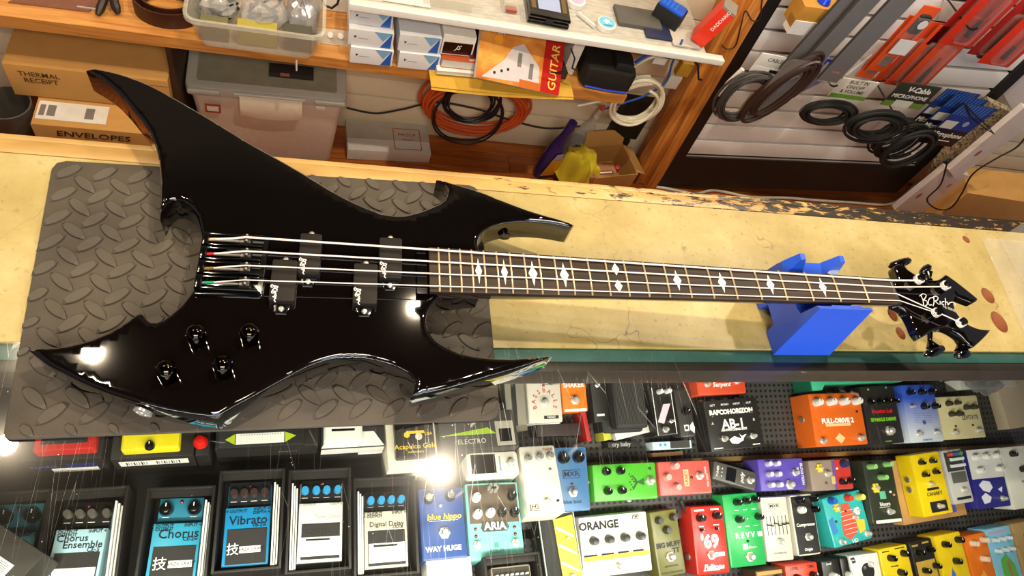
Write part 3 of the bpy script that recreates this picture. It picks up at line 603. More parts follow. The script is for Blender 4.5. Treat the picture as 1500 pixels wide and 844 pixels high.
# dark cable tacked along the post
tag(MB().tube(smooth_path([aty(*p, 1.03) for p in ((1120, -20), (1116, 5), (1113, 28), (1102, 30), (1092, 16), (1086, 36), (1078, 66), (1066, 72), (1057, 66))]), .0016, 6).build('cable', BLKM), 'thin black cable tacked to the orange pine post in loose zigzag', 'cable')
def carton(name, label, cat, x0, x1, yf, z0, z1, d, yaw=0., m=CARD, group=None, tape=None, lid=None):
    t = thing(name, label, cat, boxM((x0 + x1) / 2, yf, z0, yaw), group); w_ = x1 - x0
    MB().box(-w_ / 2, 0, .0006, w_ / 2, d, z1 - z0, 0, .002).build('body', m, t)
    return t, w_, z1 - z0
t, w_, h = carton('receipt_carton', 'brown carton marked thermal receipt resting on envelope carton', 'box', -.640, -.284, .95, -.711, -.608, .22)
UP = Matrix(((1, 0, 0, 0), (0, 0, -1, 0), (0, 1, 0, 0), (0, 0, 0, 1)))     # writes on a face that looks toward -Y
def ftext(par, s, x, z, y, size, m, **k): return text(par, s, x, z, -y, size, m, M=UP, **k)
ftext(t, 'THERMAL\nRECEIPT', -w_ / 2 + .070, h - .036, -.0012, .020, mat('#5a3416', .8))
MB().box(-.001, -.0005, h - .02, w_ / 2, .0, h - .0185).build('flap_edge', CARD_D, t)
t, w_, h = carton('envelope_carton', 'brown carton with shipping label and handwritten word envelopes', 'box', -.592, -.33, .862, ZF, -.712, .30)
MB().box(-.125, .018, h + .0006, .03, .078, h + .0012).build('shipping_label', WHTP, t)
for k, (xa, xb) in enumerate(((-.12, -.108), (-.103, -.085), (-.02, .0))):
    MB().box(xa, .03, h + .0012, xb, .066, h + .0014).build('print', mat('#77706a', .7), t)
ftext(t, 'ENVELOPES', .0, h - .026, -.0012, .027, mat('#33201a', .8), sx=1.2, shear=.15); ftext(t, 'Guitars Plus', .012, h - .056, -.0012, .026, mat('#33201a', .8), shear=.25)
tag(MB().lathe([(.045, 0), (.055, .12), (.052, .121), (.043, .004)], (-.655, .92, -.83), 24).box(-.70, .87, ZF + .001, -.605, .98, -.831, 0, .004).build('paper_cup', mat('#4b463f', .6)), 'dim grey cup beside the brown receipt carton', 'cup')
# things on the lower shelf, left part
q = MB(); R0 = (-.27, 1.03, -.459)
for r_, z0, z1 in ((.075, 0, .04), (.060, .004, .046)):
    q.grid(lambda u, v, r_=r_, z0=z0, z1=z1: (R0[0] + r_ * math.cos(u * 6.283), R0[1] + r_ * .8 * math.sin(u * 6.283), R0[2] + z0 + (z1 - z0) * v), 30, 1)
    q.grid(lambda u, v, r_=r_, z0=z0, z1=z1: (R0[0] + (r_ - .004) * math.cos(-u * 6.283), R0[1] + (r_ - .004) * .8 * math.sin(-u * 6.283), R0[2] + z0 + (z1 - z0) * v), 30, 1)
    q.grid(lambda u, v, r_=r_, z0=z0, z1=z1: (R0[0] + (r_ - .004 * v) * math.cos(u * 6.283), R0[1] + (r_ - .004 * v) * .8 * math.sin(u * 6.283), R0[2] + z1), 30, 1)
tag(q.build('coiled_strap', mat('#3c1c10', .45)), 'brown leather strap coiled on the pine shelf', 'strap')
LEA = mat('#23140e', .5)
for k, pts in enumerate((((143, 22), (150, 5), (158, -15)), ((173, 20), (168, 5), (164, -14)))):
    P = [atz(x, y, -.452 + .012 * i) for i, (x, y) in enumerate(pts)]
    tag(MB().tube(smooth_path(P), [.005 + .005 * min(1, i / 5) for i in range(17)], 8).build('strap_end', LEA), ('dark leather strap end at the left of the two beside coiled strap', 'dark leather strap end at the right of the two beside coiled strap')[k], 'strap')
a = atz(113, 10, -.457); b_ = atz(143, 14, -.457)
tag(MB().cyl(a, b_, .0028, n=10).build('steel_rod', CHROME), 'short shiny steel rod lying on pine shelf', 'rod')
tag(MB().box(-.635, 1.0, -.4597, -.575, 1.1, -.43, 0, .002).build('white_carton', WHTP), 'small white carton at the left end of pine shelf', 'box')
tag(MB().slab([tuple(atz(*p, -.459).xy) for p in ((12, 4), (130, 18), (170, -8), (60, -25))], -.4597, -.457).build('plastic_sleeve', mat('#8a5a4a', .2, alpha=.6)), 'clear plastic sleeve lying flat on pine shelf', 'sleeve')
CLEAR = mat('#d8d4c6', .18, alpha=.34, spec=.6); CLEAR2 = mat('#d9c9b4', .25, alpha=.62)
def tub(name, label, cat, x0, x1, y0, y1, z0, z1, m, taper=.85, rim=.006, M=None):
    t = thing(name, label, cat, M if M is not None else boxM((x0 + x1) / 2, (y0 + y1) / 2, z0)); W, D, Hh = (x1 - x0), (y1 - y0), z1 - z0
    def ring(s_, z): return [(x * s_, y * s_, z) for x, y in rrect(W, D, .025, 4)]
    R = [ring(taper, .0006), ring(1, Hh), ring(.985, Hh), ring(taper * .985, .004)]; n = len(R[0]); q = MB()
    q.add([p for r_ in R for p in r_], [(k * n + i, k * n + (i + 1) % n, (k + 1) * n + (i + 1) % n, (k + 1) * n + i) for k in range(3) for i in range(n)] + [tuple(range(n))[::-1], tuple(3 * n + i for i in range(n))])
    q.build('body', m, t)
    a = rrect(W + rim * 2, D + rim * 2, .03, 4); c = rrect(W * .985, D * .985, .025, 4); q = MB()
    q.add([(x, y, z) for L_, z in ((a, Hh - .008), (a, Hh + .002), (c, Hh + .002), (c, Hh - .004)) for x, y in L_], [(k * n + i, k * n + (i + 1) % n, (k + 1) % 4 * n + (i + 1) % n, (k + 1) % 4 * n + i) for k in range(4) for i in range(n)])
    q.build('rim', m, t); return t
tb = tub('plastic_bin', 'clear open plastic bin of bagged cables on pine shelf', 'bin', -.215, .085, .915, 1.13, -.4597, -.375, CLEAR)
def crumple(name, label, cat, c, sx_, sy_, sz, m, seed, n=10, group=None):
    r_ = random.Random(seed); ph = [[r_.uniform(0, 6.28) for _ in range(3)] for _ in range(7)]; fq = [[r_.uniform(2, 7) for _ in range(2)] for _ in range(7)]
    def fn(u, v):
        th = u * 6.283; f_ = math.pi * (v - .5); d = 1 + sum(.07 * math.sin(fq[i][0] * th // 1 * 0 + round(fq[i][0]) * th + ph[i][0]) * math.sin(fq[i][1] * f_ + ph[i][1]) for i in range(7))
        return (c[0] + sx_ * d * math.cos(f_) * math.cos(th), c[1] + sy_ * d * math.cos(f_) * math.sin(th), max(c[2], c[2] + sz * .5 + sz * .5 * d * math.sin(f_)))
    return tag(MB().grid(fn, n * 2, n).build(name, m, None, 30), label, cat, group)
BAG = mat('#c9c9c9', .12, alpha=.42, spec=.8)
crumple('cable_bag', 'crumpled clear bag of black cable at the left in the plastic bin', 'bag', (-.16, 1.04, -.452), .05, .06, .09, BAG, 3)
crumple('cable_bag', 'crumpled clear bag of black cable at the middle of plastic bin', 'bag', (-.055, 1.02, -.452), .055, .06, .085, BAG, 5)
crumple('cable_bag', 'crumpled silvery bag at the right in the plastic bin', 'bag', (.035, 1.03, -.452), .04, .06, .08, mat('#b9b9bd', .2, .5, alpha=.7), 8)
for k, (x, y, z) in enumerate(((-.15, 1.03, -.44), (-.06, 1.02, -.44), (-.05, 1.04, -.40))):
    P = []; r_ = random.Random(k)
    for i in range(40): t = i * .55; P.append((x + (.03 + .008 * math.sin(i * 1.7)) * math.cos(t), y + (.028 + .01 * math.cos(i * 1.3)) * math.sin(t), z + .001 * i + .008 * math.sin(i)))
    tag(MB().tube(P, .0028, 6).build('cable', BLKM), ('coiled black cable in the left bag of the bin', 'coiled black cable low in the middle bag of the bin', 'coiled black cable on top of the middle bag of the bin')[k], 'cable')
for k, (x0, x1, z0, c, lb) in enumerate(((-.19, -.13, 0, '#6c6a44', 'olive packet at the left'), (-.11, -.02, 0, '#a89a3c', 'yellowish packet in the middle'), (-.005, .06, 0, '#4d4a3e', 'dark packet at the right'))):
    tag(MB().box(x0, .945, -.4545, x1, .975, -.405 + .004 * k, 0, .002).build('packet', mat(c, .4)), lb + ' seen through the front of the bin', 'packet')
t = thing('blister_pack', 'small clear blister pack with white items on pine shelf', 'pack', frame(atz(478, 62, -.458), (1, .04, 0), (0, -.5, .86)))
MB().box(-.055, -.02, 0, .055, .035, .001).build('tray', CLEAR, t)
for k in range(4): MB().lathe([(.008, .001), (.008, .006), (.003, .009)], (-.04 + .025 * k, .018, 0), 10).build('piece', WHT, t)
text(t, 'STRAP LOCK', .01, -.008, .0012, .009, PRINT_K)
tag(MB().box(.04, 1.12, -.4595, .17, 1.15, -.37, 0, .002).build('white_box', WHT), 'white box at the back of the shelf behind the blister pack', 'box')
tag(MB().tube([aty(*p, 1.08) for p in ((472, 0), (476, 8), (486, 12), (494, 6), (498, -6))], .003, 8).build('cable', BLKM), 'short black cable loop hanging before the white box', 'cable')
tag(MB().tube([(.025, .9405, -.478), (.025, .938, -.49), (.0255, .94, -.510), (.025, .946, -.515)], .0022, 6).build('cup_hook', WHT), 'small white hook under the front edge of pine shelf', 'hook')
# blue and white boxes
BW1, BW2, BW3 = mat('#dcdde2', .45, var=.03), mat('#1f5fc4', .4), mat('#7db4dd', .4)
def bwbox(x0, yf, z0, w_, h, d, label, yaw=2.):
    t = thing('string_box', label, 'box', boxM(x0 + w_ / 2, yf, z0, yaw), 'blue and white boxes on the pine shelf')
    MB().box(-w_ / 2, 0, .0005, w_ / 2, d, h, 0, .0008).build('carton', BW1, t)
    e = -.0004
    for m_, pts in ((BW3, ((.06, h), (.46, h), (.27, h * .45))), (BW2, ((.46, h), (.46, h * .05), (.22, h * .05), (.36, h * .6)))):
        MB().add([(a * w_, e, z) for a, z in pts], [tuple(range(len(pts)))]).build('panel_print', m_, t, 0)
    MB().add([(-.38 * w_, e, h * .62), (-.31 * w_, e, h * .62), (-.36 * w_, e, h * .46)], [(0, 2, 1)]).build('panel_print', PRINT_K, t, 0)
    MB().box(-.30 * w_, e, h * .47, -.06 * w_, e + .0002, h * .50).build('panel_print', mat('#8a8c95', .6), t, 0)
    return t
bwbox(.152, .938, -.4595, .105, .050, .12, 'blue and white carton, lower left of the stacked boxes')
bwbox(.144, .944, -.409, .108, .048, .12, 'blue and white carton lying second in the left stack', 1.)
t = bwbox(.146, .962, -.3605, .100, .045, .11, 'blue and white carton with torn open lid topping left stack', 0.)
MB().box(-.035, -.003, .0452, .03, .035, .0465).build('torn_flap', BW2, t)
bwbox(.272, .942, -.4595, .105, .050, .12, 'blue and white carton, lower right of the stacked boxes')
bwbox(.266, .948, -.409, .105, .050, .12, 'blue and white carton resting on the lower right carton', 3.)
t = thing('white_box', 'white box with black end panel and script mark under shelf edge', 'box', boxM(.416, .955, -.408, 3.)); MB().box(-.042, 0, .0005, .042, .14, .062, 0, .0008).build('carton', WHT, t)
MB().box(-.038, -.0006, .004, .038, 0, .04).build('end_panel', BLKG, t); ftext(t, 'JS', 0, .025, -.0008, .018, PRINT_W, shear=.4)
# books and magazines
def book(label, cx, yf, z0, w_, d, h, yaw, mc, mp=WHTP, name='book', cat='book', grp='books and magazines on the pine shelf'):
    t = thing(name, label, cat, boxM(cx, yf, z0, yaw), grp)
    MB().box(-w_ / 2 + .001, .001, .0012, w_ / 2 - .001, d - .001, h - .0012).build('pages', mp, t)
    MB().box(-w_ / 2, 0, .0004, w_ / 2, d, .0014).box(-w_ / 2, 0, h - .0014, w_ / 2, d, h).build('cover', mc, t); return t
t = thing('yellow_envelope', 'yellow padded envelope under the books hanging over shelf edge', 'envelope', boxM(.555, .925, -.4595, 4.))
MB().grid(lambda u, v: (-.20 + .40 * u, -.024 + .19 * v, (.004 + .005 * math.sin(u * 3.1)) if v > .2 else .004 - .012 * (1 - v * 5) * (.4 + .6 * math.sin(u * 3.1))), 16, 8).grid(lambda u, v: (.20 - .40 * u, -.03 + .19 * v, .0005 if v > .2 else -.013 * (1 - v * 5) * (.4 + .6 * math.sin(u * 3.1))), 16, 8).build('body', mat('#c79a2e', .6), t)
book('white covered book lying lowest in the magazine pile', .50, .930, -.449, .26, .12, .012, 3., WHTP)
book('orange covered book under white box with black end', .428, .938, -.436, .095, .11, .026, 2., mat('#b5502a', .4))
t = book('black covered book with three white dots under guitar magazine', .605, .938, -.436, .25, .13, .022, 6., mat('#2b2220', .35), mat('#4a2c22', .6)); [MB().lathe([(.004, 0), (.004, .0004)], (0, 0, 0), 10).build('dot', PRINT_W, t, 0, Matrix.Translation((.035 + .009 * k, -.0003, .011)) @ Matrix.Rotation(math.pi / 2, 4, 'X')) for k in range(3)]
t = book('dark red book between black book and guitar magazine', .55, .950, -.413, .20, .12, .012, 4., mat('#5a1a18', .35))
# guitar magazine, its front leaning towards the room
MG = frame(Vector((.585, .945, -.413)), (.24, .02, -.045), (-.02, -.62, .78))
t = thing('magazine', 'guitar magazine with white guitar on orange cover atop book pile', 'magazine', MG, 'books and magazines on the pine shelf')
MB().box(-.125, -.05, .0005, .125, .10, .014, 0, .0015).build('pages', WHTP, t)
COV = wood('magazine_cover', '#b3451c', '#d98a3a', '#f0c060', (3, 3, 3), .3)
MB().box(-.125, -.05, .0141, .125, .10, .0151).build('cover', COV, t)
MB().box(.065, -.05, .0152, .125, .10, .0155).build('red_panel', mat('#b5201c', .3), t)
MB().slab([(-.11, -.045), (.06, -.035), (.055, .01), (.0, .06), (-.03, .045), (-.05, .01)], .0152, .0156).build('guitar_print', mat('#cfc8cc', .3), t)
for x, y in ((-.075, -.028), (-.055, -.02), (-.037, -.013)): MB().lathe([(.004, .0156), (.004, .0159)], (x, y, 0), 10).build('knob_print', BLKM, t)
MB().box(-.012, .0, .0156, .0, .035, .0159).build('pickup_print', GREY, t); MB().box(.025, -.025, .0156, .037, .015, .0159).build('pickup_print', GREY, t)
MB().box(.0, -.05, .0156, .065, -.03, .0158).build('orange_print', mat('#c86a2a', .3), t)
text(t, 'GUITAR', .100, .018, .0157, .034, mat('#f0cf5a', .4), rot=math.pi / 2, shear=.1); text(t, 'PLAYER', -.09, .075, .0157, .02, PRINT_W)
MB().lathe([(.012, .0152), (.012, .0157)], (-.072, .055, 0), 16).build('sun_print', mat('#f2a02a', .3), t)
t = thing('black_case', 'black zipped case with blue trim under metal shelf', 'case', boxM(.850, .936, -.4597, -4)); MB().slab(rrect(.15, .11, .02, 5, 0, .065), .0005, .075, .012, 0, True).build('shell', mat('#16130f', .65, bump=.3, scale=300), t)
MB().tube([(-.065, .0, .02), (.0, -.003, .02), (.06, .002, .02)], .003, 6).build('zip', mat('#1b3ec2', .4), t); MB().box(.005, .02, .0752, .055, .07, .095, 0, .002).build('adapter', BLKM, t)
tag(MB().tube([aty(*p, .93) for p in ((836, 70), (842, 86), (838, 100), (846, 104))], .0022, 6).build('wire', BLKM), 'black bent wire between magazine and black case', 'wire')
tag(MB().box(.735, 1.0, -.4597, .765, 1.12, -.34, 0, .001).build('white_card', WHT), 'white card with black lines standing beside the magazine', 'card')
# upper shelf things
ZU = -.2993
def on_upper(px, py): return atz(px, py, ZU)
c = on_upper(800, 28)
t = thing('black_pick_case', 'black clasped case with pale blue label on metal edged shelf', 'case', boxM(c.x, c.y, ZU, -3)); MB().box(-.055, -.03, .0005, .055, .07, .016, 0, .003).build('base', BLKG, t); MB().box(-.055, -.03, .0165, .055, .07, .030, 0, .004).build('lid', BLKG, t)
MB().box(-.03, -.005, .0302, .03, .05, .0306).build('label', mat('#9fb0d8', .4), t); MB().box(-.01, -.033, .012, .01, -.030, .022).build('clasp', BLKM, t)
for k in range(2): MB().box(-.048 + .083 * k, -.005, .0302, -.036 + .083 * k, .06, .0305).build('rack', mat('#6a5430', .5), t)
c = on_upper(886, 40)
t = thing('round_tin', 'round white tin with light blue lid and white emblem', 'tin', boxM(c.x, c.y, ZU)); MB().lathe([(.026, .0005), (.026, .014), (.0245, .016)], (0, 0, 0), 28).build('tub', WHT, t); MB().lathe([(.0225, .0162), (.0225, .0165)], (0, 0, 0), 28).build('lid_label', mat('#6fc0dd', .4), t)
MB().slab([(.012 * math.cos(k * .628) * (1 if k % 2 else .55), .011 * math.sin(k * .628) * (1 if k % 2 else .55) + .003) for k in range(10)], .0166, .0168).build('emblem', PRINT_W, t)
MB().box(-.012, -.014, .0166, .012, -.011, .0168).build('print', mat('#2a5a88', .5), t)
c = on_upper(842, 6)
t = thing('round_tin', 'round white tin with pale pink lid behind black case', 'tin', boxM(c.x, c.y, ZU)); MB().lathe([(.026, .0005), (.026, .014), (.0245, .016)], (0, 0, 0), 28).build('tub', WHT, t); MB().lathe([(.02, .0162), (.02, .0165)], (0, 0, 0), 28).build('lid_label', mat('#cfaed0', .4), t)
a = on_upper(846, 22); b_ = on_upper(870, 42)
tag(MB().tube([a + Vector((0, 0, .006)), b_ + Vector((0, 0, .006))], .0055, 4).build('white_stick', WHTP), 'white stick lying between black case and blue lidded tin', 'stick')
for lb, pa, pb, h, m_ in (('clear tray of small parts at the left of upper shelf', (620, 8), (690, 14), .025, CLEAR), ('flat white papers at left end of upper shelf', (560, 2), (630, 8), .004, WHTP), ('dark grey flat box behind the blue lidded tin', (905, 38), (968, 48), .012, mat('#54524e', .5)), ('dark blue booklet beside the black and blue gadget', (945, 52), (985, 62), .006, mat('#23294a', .4)), ('white papers heap under red carton on upper shelf', (985, 66), (1025, 74), .006, mat('#b9b2a6', .6)), ('clear lidded box holding small red parts', (735, 18), (762, 22), .03, CLEAR)):
    a = on_upper(*pa); b_ = on_upper(*pb); tag(MB().box(a.x, min(a.y, b_.y), ZU + .0005, b_.x, min(a.y, b_.y) + .075, ZU + h, 0, .001).build('shelf_box', m_), lb, 'box')
a = on_upper(740, 24); tag(MB().box(a.x + .002, a.y + .012, ZU + .003, a.x + .03, a.y + .03, ZU + .012, 0, .002).build('red_packet', mat('#a8452a', .5)), 'small red packet inside the clear lidded box', 'packet')
c = on_upper(975, 35)
t = thing('gadget_box', 'black carton with bright blue dotted front on upper shelf', 'box', Matrix.Translation((c.x, c.y, ZU)) @ Matrix.Rotation(math.radians(-38), 4, 'Z')); MB().box(-.045, -.02, .0005, .035, .03, .05, 0, .001).build('carton', BLKM, t)
MB().slab(rrect(.076, .046, .008, 4, -.005, .005), .0502, .056, .003).build('blue_window', mat('#0f55d0', .3), t)
for i in range(3):
    for j in range(4): MB().lathe([(.004, .056), (.003, .0585)], (-.032 + j * .0125, -.008 + i * .012, 0), 8).build('blue_stud', mat('#2b7cf0', .3), t)
ftext(t, 'MINI', .0, .02, .0202, .010, PRINT_W)
c = on_upper(1020, 66)
t = thing('red_box', 'tall red carton with white lettering leaning at shelf end', 'box', Matrix.Translation((c.x - .01, c.y - .005, ZU)) @ Matrix.Rotation(math.radians(-25), 4, 'Z') @ Matrix.Rotation(math.radians(14), 4, 'Y')); MB().box(-.02, 0, .0105, .022, .05, .135, 0, .001).build('carton', mat('#e0351c', .4), t)
ftext(t, 'DADDARIO', .004, .100, -.0004, .0135, PRINT_W, rot=math.pi / 2); MB().box(-.0202, -.0003, .130, .0222, .0502, .136).build('box_top', mat('#8a8478', .5), t)
# on the floor: tote, flat box, bottles, cloth, open carton
t = thing('file_tote', 'translucent storage tote with grey lid and white latch on floor', 'tote', boxM(-.050, 1.03, ZF, 1.5))
TOTE = mat('#e6d8ca', .35, alpha=.85)
q = MB(); R = [[(x, y + .083, z) for x, y in rrect(w_, d_, .02, 4)] for w_, d_, z in ((.36, .145, .0006), (.405, .158, .255))]; n = len(R[0])
q.add(R[0] + R[1], [(i, (i + 1) % n, n + (i + 1) % n, n + i) for i in range(n)] + [tuple(range(n))[::-1], tuple(range(n, 2 * n))]); q.build('bin', TOTE, t)
LG = mat('#b8b5ac', .35, var=.05)
MB().slab(rrect(.425, .170, .02, 4, 0, .083), .250, .282, .006).build('lid', LG, t)
MB().slab(rrect(.37, .13, .008, 4, 0, .088), .282, .2832).build('lid_window', mat('#8f8c78', .25, var=.3, scale=20), t)
for x0, x1 in ((-.205, -.125), (-.09, .098), (.125, .207)):
    MB().cyl((x0, -.002, .268), (x1, -.002, .268), .0105, n=14).build('hinge_bar', LG, t)
q = MB(); q.grid(lambda u, v: (-.075 + .165 * u, -.016 - .006 * math.sin(v * 3.1), .276 - (.072 + .012 * math.sin(u * 3.14)) * v), 10, 6); q.grid(lambda u, v: (.09 - .165 * u, -.008, .276 - (.072 + .012 * math.sin(u * 3.14)) * v), 10, 6); q.build('latch', mat('#ece4d0', .4), t)
MB().slab(rrect(.03, .012, .005, 3), 0, .004, .001).build('latch_tab', WHT, t, 35, Matrix.Translation((.14, -.004, .247)) @ UP); MB().box(-.168, -.0045, .19, -.128, -.0025, .222).build('sticker', mat('#a8431c', .5), t); MB().box(-.163, -.005, .197, -.133, -.0045, .215).build('sticker_print', WHTP, t)
MB().box(.0, .06, .283, .12, .10, .300, 0, .002).build('handle_well', CHAR, t); MB().box(.03, .05, .3005, .055, .06, .303).build('red_sticker', mat('#b06a50', .5), t)
for k in range(6): MB().box(-.1 + .03 * k, .02, .02, -.078 + .03 * k, .10, .17 + .01 * (k % 3), 0, .001).build('folder', mat(('#d8c8bc', '#c9b3a4')[k % 2], .7), t)
t = thing('flat_box', 'flat white box with red stamp lying on the floor', 'box', frame(Vector((.315, 1.065, ZF)), (.268, .014, 0), (0, 0, 1))); MB().box(-.134, 0, .0006, .134, .128, .046, 0, .001).build('carton', WHTP, t); MB().box(-.134, .05, .0462, .134, .128, .0466).build('grey_sheet', mat('#b5afa2', .6, var=.2, scale=20), t)
ST = mat('#b03a2a', .6)
MB().box(.015, .012, .0468, .105, .0145, .047).box(.015, .1, .0468, .105, .1025, .047).box(.015, .012, .0468, .0175, .1, .047).box(.1025, .012, .0468, .105, .1, .047).build('stamp_frame', ST, t); text(t, 'PROOF', .06, .075, .047, .018, ST); text(t, 'FRAGILE', .06, .055, .047, .009, ST)
def bottle(name, label, x, y, h, prof, m, cap, yaw=0., tilt=0., extra=None):
    t = thing(name, label, 'bottle', Matrix.Translation((x, y, ZF)) @ Matrix.Rotation(math.radians(tilt), 4, 'Y') @ Matrix.Rotation(math.radians(yaw), 4, 'Z'))
    q = MB(); n = 20; v = []
    for w_, d_, z in prof:
        for k in range(n): a = 6.2832 * k / n; v.append((w_ * math.copysign(abs(math.cos(a)) ** .8, math.cos(a)), d_ * math.copysign(abs(math.sin(a)) ** .8, math.sin(a)), z))
    q.add(v, [(i * n + k, i * n + (k + 1) % n, (i + 1) * n + (k + 1) % n, (i + 1) * n + k) for i in range(len(prof) - 1) for k in range(n)] + [tuple(range(n))[::-1], tuple((len(prof) - 1) * n + k for k in range(n))]); q.build('body', m, t); return t
PUR = mat('#1e1a66', .25, coat=.4)
t = bottle('cleaner_bottle', 'dark blue cleaner bottle with yellow label below the yellow envelope', .855, 1.07, .27, [(.040, .022, .0006), (.043, .025, .02), (.042, .025, .10), (.036, .022, .15), (.022, .016, .19), (.016, .014, .215), (.016, .014, .225)], PUR, PUR, 15, 4)
MB().cyl((0, 0, .225), (0, 0, .262), .017, .015, 14).build('cap', PUR, t); MB().slab([(-.036, -.02), (.02, -.02), (.028, .055), (-.02, .06)], 0, .001).build('label', mat('#d99a2a', .4), t, 35, Matrix.Translation((0, -.0262, .045)) @ UP); MB().slab([(-.02, .06), (.02, .06), (.012, .09), (-.012, .088)], 0, .001).build('picture', mat('#a89ab8', .4), t, 35, Matrix.Translation((0, -.0262, .045)) @ UP)
t = bottle('spray_bottle', 'clear spray bottle of blue liquid with orange nozzle', .965, 1.163, .25, [(.032, .026, .0006), (.035, .028, .02), (.035, .028, .11), (.026, .02, .15), (.013, .013, .18), (.011, .011, .21)], CLEAR, None, 0, 8)
MB().lathe([(.031, .004), (.032, .09)], (0, 0, 0), 18).build('liquid', mat('#153a78', .15, alpha=.8), t); MB().cyl((0, 0, .21), (0, 0, .245), .012, .008, 12).build('neck_collar', WHTP, t); MB().cyl((0, 0, .245), (0, 0, .262), .0085, .007, 12).build('nozzle', mat('#d9542a', .4), t)
r_ = random.Random(11)
def cloth(u, v):
    x = -.07 + .15 * u; y = -.06 + .17 * v; z = .055 + .055 * math.sin(3.1 * u) * math.sin(2.6 * v + .4) + .012 * math.sin(17 * u + 5 * v) + .009 * math.sin(11 * v - 8 * u + 1) + .006 * math.sin(29 * u - 13 * v)
    e = min(u, 1 - u, v, 1 - v); return (x + .02 * v, y, max(.002, z - .09 * max(0, .25 - e) * 3))
t = MB().grid(cloth, 26, 26).build('dust_cloth', mat('#d9c52c', .9, bump=.3, scale=200), None, 60); t.location = (.955, 1.03, ZF + .035); t.rotation_euler = (.25, -.1, .5); tag(t, 'crumpled yellow dust cloth hanging over open carton edge', 'cloth')
t = thing('open_carton', 'open brown carton with flaps and small boxes inside on floor', 'box', boxM(1.075, 1.075, ZF, 12))
q = MB().box(-.085, -.07, .0006, .085, .07, .004)
for a in ((-.085, -.07, -.082, .07), (.082, -.07, .085, .07), (-.082, .067, .082, .07), (-.082, -.07, .082, -.067)): q.box(a[0], a[1], .004, a[2], a[3], .095)
q.build('body', CARD, t); MB().box(0, -.062, 0, .045, .062, .003).build('flap', CARD_L, t, 35, Matrix.Translation((.085, 0, .095)) @ Matrix.Rotation(math.radians(25), 4, 'Y'))
MB().box(-.08, 0, 0, .08, .06, .003).build('flap', CARD, t, 35, Matrix.Translation((0, .07, .095)) @ Matrix.Rotation(math.radians(72), 4, 'X'))
t2 = thing('battery_box', 'small tan box with red printed strip inside open carton', 'box', boxM(1.04, 1.03, ZF + .001, 10)); MB().box(-.06, -.03, .0605, .05, .03, .092, 0, .001).build('carton', mat('#a5764a', .6), t2); MB().box(-.05, -.02, .0922, .035, -.004, .0928).build('strip', mat('#8a2f24', .5), t2); MB().box(-.045, -.015, .0929, .03, -.009, .0931).build('print', PRINT_W, t2); MB().box(-.05, -.02, .0006, .04, .02, .060).build('filler', CARD_D, t2)
tag(MB().lathe([(.012, 0), (.012, .03), (.004, .034)], (1.105, 1.06, ZF + .055), 14).build('tape_roll', mat('#b8463a', .4)), 'small red and white roll in the open carton', 'tape')
# cable coils
def coil(name, label, m, cx, cz, y, rx, rz, turns, r, seed, wob=.08, grp=None, tail=None, tiltx=0.):
    q = random.Random(seed); P = []; n = 34; off = [(q.uniform(-wob, wob), q.uniform(-wob, wob), q.uniform(.80, 1.08)) for _ in range(turns + 1)]
    for i in range(int(turns * n)):
        k = i // n; f_ = i % n / n; a = off[k]; b_ = off[k + 1]; ox = a[0] + (b_[0] - a[0]) * f_; oz = a[1] + (b_[1] - a[1]) * f_; s_ = a[2] + (b_[2] - a[2]) * f_; t = f_ * 6.2832 + 1.57
        P.append((cx + rx * (s_ * math.cos(t) + ox), y - .004 * k + .003 * math.sin(3 * t + k), cz + rz * (s_ * math.sin(t) + oz)))
    if tail: P += [Vector(p) for p in tail]
    return tag(MB().tube(P, r, 6).build(name, m), label, 'cable', grp)
ORG = mat('#c4511f', .5)
coil('extension_cord', 'orange extension cord coil hanging on slat wall below shelf', ORG, .575, -.775, 1.18, .175, .118, 11, .0056, 2, .1)
coil('audio_cable', 'black cable coil hanging before the orange extension cord', mat('#17131c', .5), .545, -.725, 1.135, .085, .085, 6, .0036, 4, .16)
coil('audio_cable', 'dark loop of black cable sagging around the orange coil', mat('#1c1820', .5), .545, -.79, 1.13, .12, .13, 2, .0034, 9, .05)
tag(MB().tube(smooth_path([aty(*p, 1.16) for p in ((508, 158), (550, 166), (590, 160), (640, 150), (700, 160), (745, 175), (800, 188), (850, 185))]), .003, 6).build('audio_cable', BLKM), 'black cable running across slat wall behind the coils', 'cable')
_c = aty(930, 143, 1.0); coil('network_cable', 'white network cable bundle hanging at the right under shelf', mat('#e6e0c8', .5), _c.x, _c.z, 1.0, .075, .085, 9, .0046, 6, .17)
tag(MB().tube(smooth_path([aty(*p, .985) for p in ((846, 155), (870, 150), (890, 143), (905, 118), (930, 98), (955, 84), (985, 78), (1010, 70))]), .0042, 6).build('network_cable', mat('#d8d2b8', .5)), 'white cable running from spray bottle up to shelf', 'cable')
tag(MB().tube(smooth_path([aty(*p, .985) for p in ((1000, 58), (985, 92), (975, 120), (945, 140), (910, 152), (885, 160))]), .0032, 6).build('network_cable', mat('#2a55a0', .5)), 'blue cable crossing the white network cable bundle', 'cable')
tag(MB().tube(smooth_path([aty(*p, .985) for p in ((930, 92), (950, 80), (968, 78), (980, 84), (1000, 76))]), .0045, 6).build('network_cable', mat('#1f4fb5', .4)), 'short blue cable beneath the metal edged shelf', 'cable')
for k, (pa, m_, lb) in enumerate((((968, 82), WHT, 'white plastic adapter hanging among the white cables'), ((1002, 100), mat('#b88a2a', .5), 'yellow brown connector hanging beside post'), ((985, 118), mat('#c9c3b8', .5), 'pale grey adapter behind white cables'))):
    c = aty(*pa, 1.02); tag(MB().box(c.x - .02, c.y - .01, c.z - .025, c.x + .02, c.y + .012, c.z + .025, 0, .003).build('adapter', m_), lb, 'adapter')
